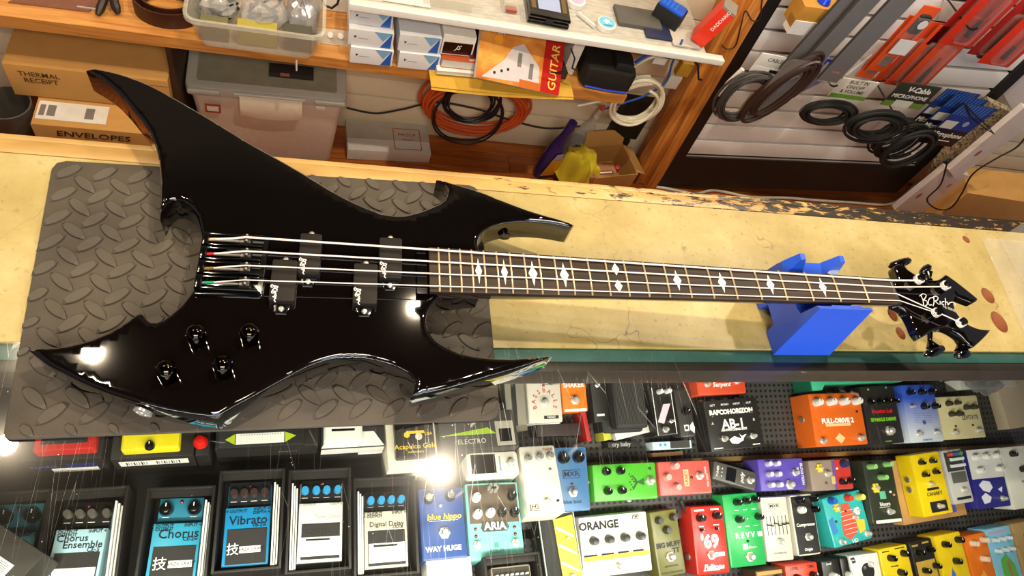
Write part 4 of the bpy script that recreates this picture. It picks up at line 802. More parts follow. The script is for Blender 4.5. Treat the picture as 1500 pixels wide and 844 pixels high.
tag(MB().box(1.075, 1.165, ZF + .11, 1.185, 1.196, ZF + .30, 0, .008).box(1.10, 1.168, ZF + .001, 1.17, 1.195, ZF + .109, 0, .004).build('power_supply', mat('#0e0d0d', .6)), 'black power unit standing in the dark corner beside the post', 'power unit')
# ---------------------------------------------------------------- slat wall panel with hanging goods
PY = 1.05
sp = thing('slatwall_panel', 'black framed white slat wall display panel standing behind counter', 'display panel', lean @ Matrix.Translation((1.30, PY, ZF)))
def PX(x): return x - 1.30
FRM = mat('#0d0c0b', .55)
SLW = mat('#d9d5d2', .5, var=.03)
MB().box(0, .006, .002, .042, .05, 1.25).build('frame_side', FRM, sp); MB().box(1.0, .006, .002, 1.045, .05, 1.25).build('frame_side', FRM, sp); MB().box(.042, .006, .002, 1.0, .05, .163).build('base_board', FRM, sp); MB().box(.042, .03, .163, 1.0, .05, 1.25).build('backing', BLKM, sp)
for k in range(13):
    MB().box(.044, .016, .166 + .0765 * k + .0045, .998, .0295, .166 + .0765 * (k + 1) - .0045, 0, .002).build('slat', SLW, sp)
MB().box(.040, .010, .160, 1.0, .016, .166).build('metal_strip', NICK, sp)
P = [atz(*p, ZF + .006) for p in ((958, 274), (975, 276), (1000, 281), (1020, 284), (1042, 279), (1060, 281), (1100, 289), (1150, 290), (1200, 294), (1250, 297), (1290, 300), (1310, 296), (1330, 280), (1365, 240))]
tag(MB().tube(smooth_path(P), .0055, 8).build('floor_cable', mat('#cfc8ba', .5)), 'white cable lying on floor along the black panel base', 'cable')
HK = mat('#2a2a2c', .35, .6)
def hook(px0, px1, yb=1.06, yf=.90, lb='', m=HK):
    a = aty(*px0, yb); b_ = aty(*px1, yf); tag(MB().tube([a, b_, b_ + Vector((.004, -.008, .004)), b_ + Vector((.006, -.014, .014))], .0026, 6).build('display_hook', m), lb, 'hook', 'wire hooks of the slat panel')
hook((1268, 95), (1308, 163), lb='steel hook above the green and white cable label'); hook((1352, 112), (1362, 155), lb='steel hook holding the blue microphone cables')
hook((1196, 92), (1217, 125), lb='black hook through the purple cable card'); hook((1385, -5), (1420, 42), lb='black hook between the red adaptor cards')
def pack(name, label, cat, px, Y, w_, h, roll, mc, th=.002, group=None, top=None, pitch=0., k=None):
    c = aty(*px, Y); M = Matrix.Translation(c) @ Matrix.Rotation(math.radians(pitch), 4, 'X') @ Matrix.Rotation(math.radians(roll - 6.5), 4, 'Y') @ UP @ Matrix.Scale(k or {'cable_pack': 1.28, 'microphone_cable': 1.22, 'adaptor_pack': 1.08}.get(name, 1.12), 4)
    t = thing(name, label, cat, M, group); MB().box(-w_ / 2, -h / 2, 0, w_ / 2, h / 2, th, 0, .0005).build('card', mc, t); return t
def pk_coil(t, m, cx, cy, rx, ry, turns, r, seed, z=.012):
    q = random.Random(seed); P = []; N_ = 24; r *= .62; K_ = [(q.uniform(.62, 1.08), q.uniform(-.12, .12), q.uniform(-.12, .12), q.uniform(0, .022)) for _ in range(turns + 1)]
    for i in range(turns * N_):
        k = i // N_; f_ = i % N_ / N_; a = f_ * 6.2832; s_, ox, oy, oz = [u + (v - u) * f_ for u, v in zip(K_[k], K_[k + 1])]
        P.append((cx + rx * (s_ * math.cos(a) + ox), cy + ry * (s_ * math.sin(a) + oy), z + oz))
    return MB().tube(P, r, 6).build('cable', m, t)
BLIS = mat('#c8c2bc', .1, alpha=.13, spec=.7)
# red adaptor blister packs
RED = mat('#d2301a', .4); ORD = mat('#c9441f', .4)
def redpack(px, Y, w_, h, roll, label, m=RED, txt=None):
    t = pack('adaptor_pack', label, 'pack', px, Y, w_, h, roll, m, group='red adaptor packs on the slat panel')
    MB().slab(rrect(w_ * .5, h * .7, .01, 3, 0, -h * .1), .002, .014, .004).build('blister', BLIS, t)
    q = MB().cyl((0, -h * .34, .007), (0, -h * .1, .007), .006, .004, 10).build('plug', BLKM, t); MB().cyl((0, -h * .1, .007), (0, h * .06, .007), .0026, .0022, 8).build('tip', mat('#d0a030', .2, 1.), t)
    if txt: MB().box(-w_ / 2, h * .33, .0022, w_ / 2, h * .5, .0026).build('header', mat('#5a2016', .5), t); text(t, txt, 0, h * .38, .0028, w_ * .17, PRINT_W)
    return t
redpack((1372, 88), .93, .085, .20, 6, 'orange red adaptor card with dark header, foremost on its hook', ORD, 'ADAPTOR')
redpack((1352, 84), .96, .085, .20, 6, 'orange red adaptor card just behind the foremost adaptor card', ORD)
redpack((1336, 78), .985, .085, .20, 6, 'orange red adaptor card third behind on the same hook', ORD)
redpack((1446, 18), .92, .105, .20, 6, 'bright red adaptor card at upper right of the panel')
redpack((1422, 22), .96, .10, .20, 6, 'bright red adaptor card behind the upper right one', mat('#b0241c', .4))
redpack((1494, 58), .93, .11, .17, 6, 'bright red adaptor card cut by the right picture edge')
redpack((1478, 42), .97, .10, .18, 6, 'dull red adaptor card behind the one at picture edge', mat('#a02420', .4))
for k, (px, Y) in enumerate((((1322, 58), .90), ((1303, 70), .93))):
    t = pack('tuner_pack', ('orange packed tuner with white price tag in front', 'orange packed tuner behind the white tagged one')[k], 'pack', px, Y, .05, .19, 6, mat('#d8501f', .4), .004)
    MB().slab(rrect(.036, .10, .008, 3, 0, .02), .004, .016, .004).build('blister', BLIS, t); MB().slab(rrect(.03, .05, .006, 3, 0, .05), .004, .012, .002).build('device', BLKM, t); MB().lathe([(.012, .0162), (.012, .0165)], (0, .055, 0), 16).build('badge', WHTP, t); MB().box(-.024, -.03, .0165, .026, .012, .0172).build('price_tag', WHTP, t); MB().box(-.012, -.075, .0045, .012, -.045, .008).build('clip', NICK, t)
# grey strap sleeves and bags, upper left of the panel
GS = mat('#38383c', .45)
for k, (px, Y, w_, h, rl, lb) in enumerate((((1215, 28), .93, .045, .30, 12, 'grey padded strap sleeve hanging leftmost near the panel top'), ((1243, 28), .90, .045, .31, 11, 'grey padded strap sleeve hanging in the middle near panel top'), ((1268, 52), .87, .055, .26, 10, 'grey padded strap sleeve with red mark hanging rightmost'))):
    t = pack('strap_sleeve', lb, 'strap', px, Y, w_, h, rl, GS, .012, 'grey strap sleeves')
    MB().box(-w_ * .2, -h * .40, .0122, w_ * .2, -h * .38, .0126).build('print', mat('#a83a2a', .5) if k == 2 else GREY, t)
    MB().slab(rrect(w_ * 1.15, h * 1.05, .004), .0128, .0134).build('plastic_sleeve', BLIS, t)
t = pack('gear_bag', 'clear plastic bag with white strap hanging between grey sleeves and orange tuners', 'bag', (1272, 88), .95, .12, .12, 8, CLEAR, .004); MB().tube([(-.03, -.05, .006), (-.01, .02, .006), (.0, -.04, .006), (.04, .01, .006)], .003, 6).build('strap', WHT, t)
t = pack('wall_plate_box', 'brown box with white price label near the panel top left', 'box', (1185, 8), 1.0, .10, .06, 4, mat('#b5822e', .5), .05); MB().box(-.05, -.045, .02, .02, -.008, .052).build('price_label', WHTP, t)
tag(MB().lathe([(.001, -.018), (.013, -.012), (.018, 0), (.013, .012), (.001, .018)], aty(1207, 2, .97), 16).build('blue_ball', mat('#1a3fd0', .15)), 'shiny blue ball in the package beside the brown box', 'ball')
# cables in bags, left column
t = pack('cable_pack', 'dark cable in clear bag with white header leftmost on panel', 'pack', (1135, 95), .93, .10, .05, 8, WHTP, .003); MB().box(-.05, -.025, .0032, .05, -.008, .0036).build('price_label', PRINT_W, t); text(t, 'CABLE 10', 0, .012, .0034, .013, mat('#555555', .6)); MB().box(-.005, -.02, .0037, .02, -.012, .004).build('print', BLKM, t)
pk_coil(t, mat('#3a3736', .5), -.03, -.08, .06, .07, 10, .005, 3); MB().box(-.02, -.12, .016, .012, -.065, .024, 0, .003).build('yellow_wrap', mat('#b89a5a', .5), t); MB().slab(rrect(.12, .16, .02, 3, -.01, -.09), .026, .0266).build('plastic_bag', BLIS, t)
tag(MB().tube([aty(*p, .94) for p in ((1053, 139), (1068, 120), (1088, 101))], .007, 10).build('white_tube', WHT), 'white tube leaning beside the leftmost bagged cable', 'tube')
t = pack('cable_pack', 'brown coiled cable with bright purple card in clear bag', 'pack', (1202, 100), .90, .085, .055, 8, mat('#4038b0', .45), .003); MB().box(.0, -.015, .0032, .035, .02, .0036).build('barcode', WHTP, t); MB().slab([(-.10, -.12), (-.05, -.135), (.03, -.03), (-.04, -.03)], .001, .003).build('purple_sheet', mat('#2a2478', .4), t)
pk_coil(t, mat('#33211a', .45), -.055, -.075, .034, .100, 16, .0072, 5).rotation_euler = (0, 0, -.3); MB().box(-.012, -.025, .0032, .008, -.005, .01, 0, .002).build('plug', BLKM, t); MB().slab(rrect(.13, .24, .02, 3, -.05, -.09), .026, .0266).build('plastic_bag', BLIS, t)
t = pack('cable_pack', 'black cable with white built in on off volume card', 'pack', (1250, 130), .92, .10, .055, 6, mat('#dad4c8', .5), .003); text(t, 'BUILT IN\nON/OFF\n& VOLUME', 0, .006, .0034, .0135, mat('#4a4440', .6)); MB().box(-.05, -.028, .0032, .05, -.016, .0036).build('green_band', mat('#6f9a35', .5), t)
pk_coil(t, BLKM, -.03, -.060, .075, .036, 12, .006, 7)
t = pack('cable_pack', 'black microphone cable with dark green header card', 'pack', (1334, 140), .90, .115, .070, 6, mat('#2b2f25', .5), .003); text(t, 'V-Cable', .008, .018, .0034, .02, PRINT_W, bold=.0004); text(t, 'MICROPHONE', -.002, -.003, .0034, .0155, PRINT_W); MB().box(-.058, -.034, .0032, .058, -.018, .0035).build('green_band', mat('#6f8a3a', .5), t); MB().box(-.03, -.034, .0036, .02, -.014, .0039).build('price_label', WHTP, t)
pk_coil(t, BLKM, -.04, -.080, .080, .046, 12, .0062, 8)
for k, (px, Y) in enumerate((((1402, 184), .90), ((1390, 172), .935), ((1379, 163), .97))):
    t = pack('microphone_cable', ('microphone cable with blue striped card, foremost of the three', 'microphone cable with blue striped card, middle of the three', 'microphone cable with blue striped card, rearmost of the three')[k], 'cable', px, Y, .115, .145, 8, mat('#12121c', .4), .002, 'blue carded microphone cables')
    MB().box(-.0575, -.015, .0021, .0575, .0725, .0024).build('blue_panel', mat('#1a3d9a', .35), t)
    for i in range(9): x = -.054 + .0115 * i; MB().add([(x, .0725, .0026), (x + .005, .0725, .0026), (x + .002, .035, .0026), (x - .003, .035, .0026)], [(0, 3, 2, 1)]).build('stripe', mat('#4a7ac8', .35), t, 0)
    MB().box(-.052, -.012, .0026, -.010, .014, .003).build('price_label', WHTP, t); MB().lathe([(.009, .0026), (.009, .003)], (.018, .010, 0), 14).build('emblem', mat('#9aa8d0', .4), t)
    text(t, 'Microphone', -.0, -.034, .0024, .0235, PRINT_W, bold=.0003, sx=.9); MB().box(-.02, -.056, .0021, .03, -.053, .0024).build('print', PRINT_W, t)
    pk_coil(t, BLKM, -.060, -.112, .060, .068, 7, .0055, 10 + k).rotation_euler = (0, 0, -.35)
t = pack('case_corner', 'dark brown empty sample pouch hanging under the red cards', 'pouch', (1462, 72), 1.0, .09, .06, 6, mat('#3b2d22', .4), .01)
# wrapping paper and cardboard at the far right
WP, nt, b, N, L = nodes('wrapping_paper'); tc = N('TexCoord'); v_ = N('TexVoronoi'); v_.inputs['Scale'].default_value = 20; mp = N('Mapping'); mp.inputs['Scale'].default_value = (1, 1, .45); L(tc.outputs['Object'], mp.inputs[0]); L(mp.outputs[0], v_.inputs['Vector']); r = N('ValToRGB'); ramp(r, [(.16, '#a8524c'), (.2, '#d9cfcc')]); L(v_.outputs[0], r.inputs[0]); L(r.outputs[0], b.inputs['Base Color']); b.inputs['Roughness'].default_value = .5
FP, nt, b, N, L = nodes('floral_paper'); tc = N('TexCoord'); v_ = N('TexNoise'); v_.inputs['Scale'].default_value = 28; v_.inputs['Distortion'].default_value = 3; L(tc.outputs['Object'], v_.inputs['Vector']); r = N('ValToRGB'); ramp(r, [(.44, '#b8a884'), (.47, '#2c2418'), (.52, '#2c2418'), (.55, '#c8ba98')]); L(v_.outputs[0], r.inputs[0]); L(r.outputs[0], b.inputs['Base Color']); b.inputs['Roughness'].default_value = .5
def wrapped(label, pts, Y, d, m):
    P = [aty(*q, Y) for q in pts]; o = P[0]; n = len(P); q = MB()
    v = [(k.x - o.x, y_, k.z - o.z) for y_ in (0, d) for k in P]
    q.add(v, [tuple(range(n))[::-1], tuple(range(n, 2 * n))] + [(i, (i + 1) % n, n + (i + 1) % n, n + i) for i in range(n)])
    g = q.build('gift_wrap', m, None, 0); g.location = o; tag(g, label, 'gift wrap', 'wrapping paper packs')
wrapped('cream gift wrap pack with black floral print beside the panel', [(1345, 300), (1372, 243), (1450, 150), (1484, 166), (1400, 262), (1362, 306)], 1.0, .03, FP)
wrapped('white gift wrap pack with red print leaning against cardboard', [(1390, 250), (1500, 158), (1530, 168), (1400, 263)], .915, .022, WP)
wrapped('pale gift wrap pack with red print, lowest of the three', [(1310, 308), (1385, 247), (1420, 258), (1352, 312)], .955, .025, WP)
wrapped('pale gift wrap pack with red print standing at right edge', [(1468, 135), (1500, 80), (1540, 110), (1540, 165), (1486, 168)], 1.09, .03, WP)
a = aty(1420, 310, .88); tag(MB().slab([(a.x - .10, .89), (a.x + .75, .84), (a.x + .75, 1.02), (a.x - .05, 1.02)], ZF + .001, -.66).build('cardboard_box', CARD), 'big brown cardboard box at the far right behind counter', 'box')
tag(MB().tube(smooth_path([aty(*p, .84) for p in ((1388, 235), (1378, 270), (1358, 292), (1372, 306), (1392, 305), (1408, 285), (1425, 255), (1460, 232), (1490, 215), (1510, 190))]), .0028, 6).build('loose_cord', BLKM), 'thin black cord looping over the cardboard at right', 'cord')
tag(MB().tube([aty(*p, .89) for p in ((1413, 152), (1422, 170), (1440, 186), (1456, 196), (1448, 186), (1425, 165), (1414, 152))], .0018, 5).build('wire_clip', BLKM), 'black wire clip hanging over the floral gift wrap', 'clip')
# clear acrylic riser on the counter, at the right picture edge
ACR = mat('#e8e4da', .06, alpha=.10, spec=.6)
t = thing('acrylic_riser', 'clear acrylic display riser at the right end of counter', 'riser', (1.45, .06, 0))
MB().slab([(1.287 - 1.45, .108), (1.262 - 1.45, -.11), (1.70 - 1.45, -.11), (1.70 - 1.45, .108)], .0008, .004, .0008).build('base_sheet', ACR, t, 0)
MB().slab([(1.329 - 1.45, .109), (1.333 - 1.45, .109), (1.333 - 1.45, -.10), (1.329 - 1.45, -.10)], .0042, .10, .0008).build('upright', ACR, t, 0)
MB().box(1.329 - 1.45, -.10, .1002, 1.70 - 1.45, .109, .104, 0, .0006).build('top_sheet', ACR, t, 0)
# ---------------------------------------------------------------- effects pedals and their boxes inside the glass case
KB = mat('#0a0a0a', .25, coat=.3); KW = mat('#e8e6e0', .3, coat=.3); KS = mat('#b9b7b2', .3, .6); LEDR = mat('#6a1010', .15); BTN = mat('#e6e2da', .28, .6, var=.02)
def plate(tier, h, TL, TR, BL):
    p0, n = tier; q = p0 + n * h
    a, b, c = (atp(*p, q, n) for p in (TL, TR, BL)); x = (b - a).normalized(); y = n.cross(x)
    w_ = (b - a).length; l_ = -(c - a).dot(y); ce = a + x * (w_ / 2) - y * (l_ / 2) - n * h + n * .0009
    return frame(ce, x, n), w_, l_
def feats(t, w_, l_, h, F):
    for f in F:
        k = f[0]
        if k in 'kfldj': x, y = (f[1] - .5) * w_, (.5 - f[2]) * l_
        if k == 'k':                                       # knob: u, v, diameter, material, height, pointer
            d = f[3] / 2; m_ = f[4] if len(f) > 4 else KB; hh = f[5] if len(f) > 5 else .014
            o = MB().lathe([(d * 1.02, 0), (d, hh * .25), (d * .86, hh * .85), (d * .78, hh), (.0004, hh * 1.02)], (0, 0, 0), 18).build('knob', m_, t, 40, Matrix.Translation((x, y, h)))
            a = f[6] if len(f) > 6 else (.6 - 1.7 * ((f[1] * 7 + f[2] * 3) % 1))
            if m_ in (KB,): MB().box(-.0006, d * .2, hh * 1.0, .0006, d * .75, hh * 1.06).build('pointer', PRINT_W, o, 0, Matrix.Rotation(a, 4, 'Z'))
            elif m_ in (KW, KS): MB().box(-.0006, d * .2, hh * 1.0, .0006, d * .75, hh * 1.06).build('pointer', PRINT_K, o, 0, Matrix.Rotation(a, 4, 'Z'))
            if m_ is KB and d > .006: MB().lathe([(d * .62, hh * 1.0), (d * .55, hh * 1.04)], (0, 0, 0), 16).build('cap', NICK if len(f) > 7 else KB, o)
        elif k == 'f':
            r_ = f[3] if len(f) > 3 else .006
            o = MB().lathe([(r_ * 1.15, 0), (r_ * 1.15, .003), (r_ * .8, .0035)], (0, 0, 0), 6).build('footswitch', BTN, t, 20, Matrix.Translation((x, y, h)))
            MB().lathe([(r_ * .72, .003), (r_ * .72, .011), (r_ * .5, .0135), (.0004, .014)], (0, 0, 0), 16).build('button', BTN, o, 40)
        elif k == 'l': MB().lathe([(.0027, 0), (.0024, .002), (.0004, .0034)], (0, 0, 0), 12).build('led', f[3] if len(f) > 3 else LEDR, t, 40, Matrix.Translation((x, y, h)))
        elif k == 't': text(t, f[3], (f[1] - .5) * w_, (.5 - f[2]) * l_, h + .0006, f[4], f[5], **(f[6] if len(f) > 6 else {}))
        elif k == 'b':
            dz = f[6] if len(f) > 6 else .0004; z0 = f[7] if len(f) > 7 else 0
            MB().slab([((f[1] - .5) * w_, (.5 - f[4]) * l_), ((f[3] - .5) * w_, (.5 - f[4]) * l_), ((f[3] - .5) * w_, (.5 - f[2]) * l_), ((f[1] - .5) * w_, (.5 - f[2]) * l_)], h + z0, h + z0 + dz, min(dz * .3, .002)).build(f[8] if len(f) > 8 else 'panel', f[5], t, 0)
        elif k == 'p':
            MB().slab([((u - .5) * w_, (.5 - v) * l_) for u, v in f[1]], h, h + (f[3] if len(f) > 3 else .0005)).build('print', f[2], t, 0)
        elif k == 'o':                                     # ring or disc print: u, v, radius, material
            MB().lathe([(f[3], h), (f[3], h + .0006)], ((f[1] - .5) * w_, (.5 - f[2]) * l_, 0), 20).build('print', f[4], t, 30)
        elif k == 'j':
            s_ = f[3]; d_ = Vector(((1, 0, 0), (-1, 0, 0), (0, 1, 0), (0, -1, 0))['RLTB'.index(s_)]); e = Vector(((f[1] - .5) * w_, (.5 - f[2]) * l_, h * .5)) + d_ * -.002
            MB().cyl(e, e + d_ * .006, .0062, n=12).build('jack', NICK, t); 
        elif k == 's':                                     # slider: u, v0, v1, knob position
            x = (f[1] - .5) * w_; MB().box(x - .0006, (.5 - f[3]) * l_, h, x + .0006, (.5 - f[2]) * l_, h + .0006).build('slot', PRINT_K, t, 0)
            y = (.5 - f[2] - (f[3] - f[2]) * f[4]) * l_; MB().box(x - .002, y - .0012, h, x + .002, y + .0012, h + .008).build('slider', f[5] if len(f) > 5 else KB, t, 0)
def pedal(label, tier, TL, TR, BL, h, col, F=(), name='effects_pedal', cat='pedal', group=None, r=.003, bev=.0025, rough=.35, top=None):
    M, w_, l_ = plate(tier, h, TL, TR, BL); t = thing(name, label, cat, M, group)
    m_ = mat(col, rough, var=.05, scale=90) if isinstance(col, str) else col
    MB().slab(rrect(w_, l_, r, 3), 0, h, bev).build('enclosure', m_, t)
    feats(t, w_, l_, h, F); return t, w_, l_
def vbox(label, tier, TL, TR, BL, h, col, F=(), name='pedal_box', cat='box', **k): return pedal(label, tier, TL, TR, BL, h, col, F, name, cat, r=.001, bev=.0008, rough=.6, **k)
W, K = PRINT_W, PRINT_K
def M_(c, r_=.45): return mat(c, r_, var=.05)
# --- left shelf, back row: display cartons
t, w_, l_ = vbox('black carton with red framed pedal, leftmost under rubber mat', T0, (44, 612), (158, 608), (32, 677), .085, '#1c1816')
ftext(t, 'TURBO', -.03, .055, -l_ / 2 - .0006, .011, mat('#3a4a9a', .6)); MB().box(-w_ * .22, -l_ / 2 - .0010, .028, w_ * .38, -l_ / 2 - .0002, .044).build('price_label', WHTP, t); MB().box(.0, -l_ / 2 - .0010, .05, w_ * .4, -l_ / 2 - .0002, .064).build('blue_label', mat('#20265e', .6), t)
T0b = (Vector((0, 0, ZS + .0865)), Vector((0, 0, 1)))
pedal('red pedal in the leftmost carton under the mat', T0b, (57, 610), (145, 606), (58, 662), .022, '#b3201c', [('b', .12, .0, .88, .82, BLKM, .001)])
t, w_, l_ = vbox('black carton with yellow pedal and white barcode front', T0, (170, 610), (288, 605), (167, 674), .085, '#1d1916')
MB().box(-w_ * .42, -l_ / 2 - .0010, .052, w_ * .42, -l_ / 2 - .0002, .072).build('price_label', WHTP, t)
for k in range(22): MB().box(-w_ * .34 + k * .0034, -l_ / 2 - .0013, .056, -w_ * .34 + k * .0034 + .0006 + .0011 * (k % 3 == 0), -l_ / 2 - .0010, .069).build('bar', PRINT_K, t, 0) if k not in (9, 10, 11) else None
pedal('yellow pedal lying in carton beneath the mat edge', T0b, (183, 604), (266, 600), (184, 660), .022, '#d9c81c', [('k', .5, .93, .014, KB, .006)])
vbox('dark carton behind a red jewel lamp under the mat', T0, (290, 608), (310, 607), (286, 668), .085, '#161211')
tag(MB().lathe([(.011, 0), (.010, .008), (.006, .014), (.0004, .016)], atz(294, 648, -.3285), 18).build('jewel_lamp', mat('#c01a14', .12, coat=.5)), 'shiny red jewel lamp between yellow pedal carton and black cartons', 'lamp')
t, w_, l_ = vbox('long black carton right of the red jewel lamp', T0, (318, 612), (466, 606), (312, 660), .085, '#191513', [])
ftext(t, 'EFFECTS', .03, .06, -l_ / 2 - .0006, .008, mat('#55504a', .6))
t, w_, l_ = vbox('black pedal carton with green arrowed white label', T0b, (322, 606), (446, 601), (329, 657), .012, '#121212', [('b', .2, .62, .76, .92, WHTP), ('p', [(.08, .77), (.19, .62), (.19, .92)], M_('#a6b81f')), ('p', [(.9, .74), (.77, .62), (.77, .92)], M_('#a6b81f')), ('t', .22, .32, 'Made for Music', .006, W), ('t', .8, .32, 'Delay', .006, W)])
for k in range(16): MB().box(-w_ * .24 + k * .0038, -l_ * .16, .0129, -w_ * .24 + k * .0038 + .0009, -l_ * .26 * .7 + .0, .0131).build('bar', PRINT_K, t, 0)
t, w_, l_ = vbox('black and white carton with sloped white front', T0, (470, 608), (560, 604), (460, 660), .085, '#1b1918', [('p', [(.0, .97), (.14, .55), (.84, .55), (1., .97)], WHTP), ('b', .16, .1, .86, .52, mat('#222'.replace('222', '222222'), .5))])
MB().box(-w_ / 2, -l_ / 2 - .0010, .062, w_ / 2, -l_ / 2 - .0002, .0845).build('white_front', mat('#c6c4be', .6), t); MB().box(.01, -l_ / 2 - .0012, .05, w_ / 2, -l_ / 2 - .0002, .06).build('price_label', WHTP, t)
pedal('white pedal with barcode label on the sloped white carton', T0b, (474, 600), (530, 598), (471, 648), .022, '#c9d2c4', [('b', .06, .56, .94, .92, WHTP), ('b', .2, .62, .8, .7, K), ('t', .5, .35, 'Delay', .012, K)])
t, w_, l_ = vbox('cream carton holding black pedal with gold gothic lettering', T0, (563, 606), (634, 602), (560, 690), .085, '#cfc6b0')
pedal('black pedal with gold gothic lettering in cream carton', T0b, (576, 604), (632, 601), (576, 672), .016, '#16120c', [('t', .5, .78, 'Acapulco Gold', .0115, mat('#d8b82a', .4)), ('t', .5, .90, 'ELECTRONICS', .004, mat('#d8b82a', .4)), ('o', .3, .52, .005, mat('#d8b82a', .4)), ('b', .28, .44, .75, .5, mat('#d8b82a', .4)), ('o', .6, .57, .006, M_('#c9b9a0')), ('t', .85, .52, 'USA', .007, mat('#d8b82a', .4))])
t, w_, l_ = vbox('dark grey carton with green arrow sticker under mat corner', T0, (640, 606), (752, 600), (645, 662), .085, '#3a3732', [('p', [(.0, .62), (.62, .45), (.72, .62)], M_('#8fae2a')), ('b', .72, .3, .96, .95, M_('#a09a8c')), ('t', .4, .8, 'ELECTRO', .012, M_('#b5b0a4')), ('b', .76, .5, .92, .85, WHTP)])

# --- left shelf, front row: compact pedals in open black cartons
def tray(label, TL, TR, BL, h=.066, papers=None, plab=None):
    M, w_, l_ = plate(T0, h, TL, TR, BL); t = thing('pedal_carton', label, 'box', M, 'open black cartons of compact pedals'); th = .004
    q = MB().box(-w_ / 2, -l_ / 2, 0, w_ / 2, l_ / 2, .003); bk = mat('#201c19', .55)
    q.build('base', bk, t, 0)
    MB().box(-w_ / 2, -l_ / 2, .003, -w_ / 2 + th, l_ / 2, h, 0, .0008).build('side', bk, t); MB().box(w_ / 2 - th, -l_ / 2, .003, w_ / 2, l_ / 2, h, 0, .0008).build('side', bk, t); MB().box(-w_ / 2 + th, l_ / 2 - th, .003, w_ / 2 - th, l_ / 2, h, 0, .0008).build('side', bk, t); MB().box(-w_ / 2 + th, -l_ / 2, .003, w_ / 2 - th, -l_ / 2 + th, h, 0, .0008).build('side', bk, t)
    MB().box(-w_ / 2 + th, l_ / 2 - .012, .05, w_ / 2 - th, l_ / 2 - th, .0515).build('inner_flap', bk, t)
    if papers:
        x0 = papers * w_ - .5 * w_
        for k in range(3):
            p = MB().box(x0 + .0034 * k, -l_ / 2 + .006, .004, x0 + .0034 * k + .0024, l_ / 2 - .022 - .003 * k, h + .002 - .004 * k); tag(p.build('booklet', WHTP, None, 0, M), (plab or '') + ('nearest the pedal', 'in the middle', 'nearest the carton wall')[k], 'booklet', 'folded booklets in the cartons')
    return t
T0c = (Vector((0, 0, ZS + .006)), Vector((0, 0, 1)))
def compact(label, TL, TR, BL, fr, col, pc, knobs, F, kd=.0135, km=KB, pad=True, hb=.040, ht=.052):
    M, w_, l_ = plate(T0c, ht, TL, TR, BL); t = thing('compact_pedal', label, 'pedal', M, 'compact pedals in the open black cartons'); cm = mat(col, .35, var=.04)
    ys = l_ / 2 - l_ * fr; wt = w_ * .93
    MB().slab(rrect(w_, l_, .004, 3), 0, .028, .002).build('enclosure', cm, t)
    MB().slab([(-wt / 2, ys), (wt / 2, ys), (wt / 2, l_ / 2), (-wt / 2, l_ / 2)], .028, hb, .0015).build('control_panel', mat(pc, .4), t)
    MB().slab([(-w_ / 2, -l_ / 2 + .001), (w_ / 2, -l_ / 2 + .001), (w_ / 2, ys - .0015), (-w_ / 2, ys - .0015)], .0285, ht, .0025).build('treadle', cm, t)
    n = len(knobs)
    for i, x in enumerate(knobs): feats(t, w_, l_, hb, [('k', x, fr * .45, kd, km, .012, 0.)])
    for i, x in enumerate(knobs): feats(t, w_, l_, hb, [('b', x - .07, fr * .74, x + .07, fr * .76, W if pc != col else K, .0003)])
    if pad: feats(t, w_, l_, ht, [('b', .08, fr + .265, .94, .965, mat('#2a2725', .75), .0014, 0, 'rubber_pad')])
    feats(t, w_, l_, ht, F); feats(t, w_, l_, hb, [('l', .5, fr * .16)]); return t, w_, l_
BKI = mat('#101820', .5)
def arrows(fr, c, n=2): return [('t', .2, fr + .045 + .035 * k, '< OUTPUT', .0062, c) for k in range(n)] + [('t', .82, fr + .045, 'INPUT <', .0062, c)]
tray('open black carton of teal pedal at left picture edge', (-22, 722), (78, 716), (-45, 890))
compact('teal pedal with two knobs at left picture edge', (-12, 737), (65, 734), (-30, 880), .32, '#3f8a97', '#3f8a97', (.27, .80), arrows(.32, BKI) + [('t', .5, .46, 'Dimension', .012, BKI)], .020)
tray('open black carton of pale blue four knob pedal', (70, 719), (189, 711), (46, 886), papers=.86, plab='white booklet beside the pale blue pedal ')
t, w_, l_ = compact('pale blue chorus pedal with black control panel and four knobs', (92, 734), (166, 732), (64, 876), .30, '#a9d2dc', '#181614', (.13, .37, .61, .9), arrows(.30, BKI) + [('t', .36, .415, 'Chorus', .013, BKI), ('t', .58, .485, 'Ensemble', .013, BKI), ('t', .80, .54, 'CE-5', .008, BKI), ('b', .10, .72, .92, .9, WHTP, .0022)], .0125, mat('#5a564e', .3))
tray('open black carton of turquoise chorus pedal', (216, 715), (316, 711), (200, 876), papers=.87, plab='white booklet beside the turquoise chorus pedal ')
compact('turquoise chorus pedal with two knobs and black rubber pad', (231, 728), (301, 726), (205, 868), .285, '#3a9fbe', '#2f7e96', (.2, .78), arrows(.285, BKI) + [('t', .55, .42, 'Chorus', .018, BKI), ('t', .80, .478, 'CE-2w', .0075, BKI), ('b', .42, .70, .9, .775, W, .0018), ('t', .66, .7375, 'WAZA CRAFT', .0062, K, {'ext': .0014}), ('t', .25, .735, '技', .019, W, {'ext': .0013, 'bold': -.0001})], .020)
tray('open black carton of bright blue vibrato pedal', (322, 690), (418, 686), (313, 841), papers=.84, plab='white booklet beside the bright blue vibrato pedal ')
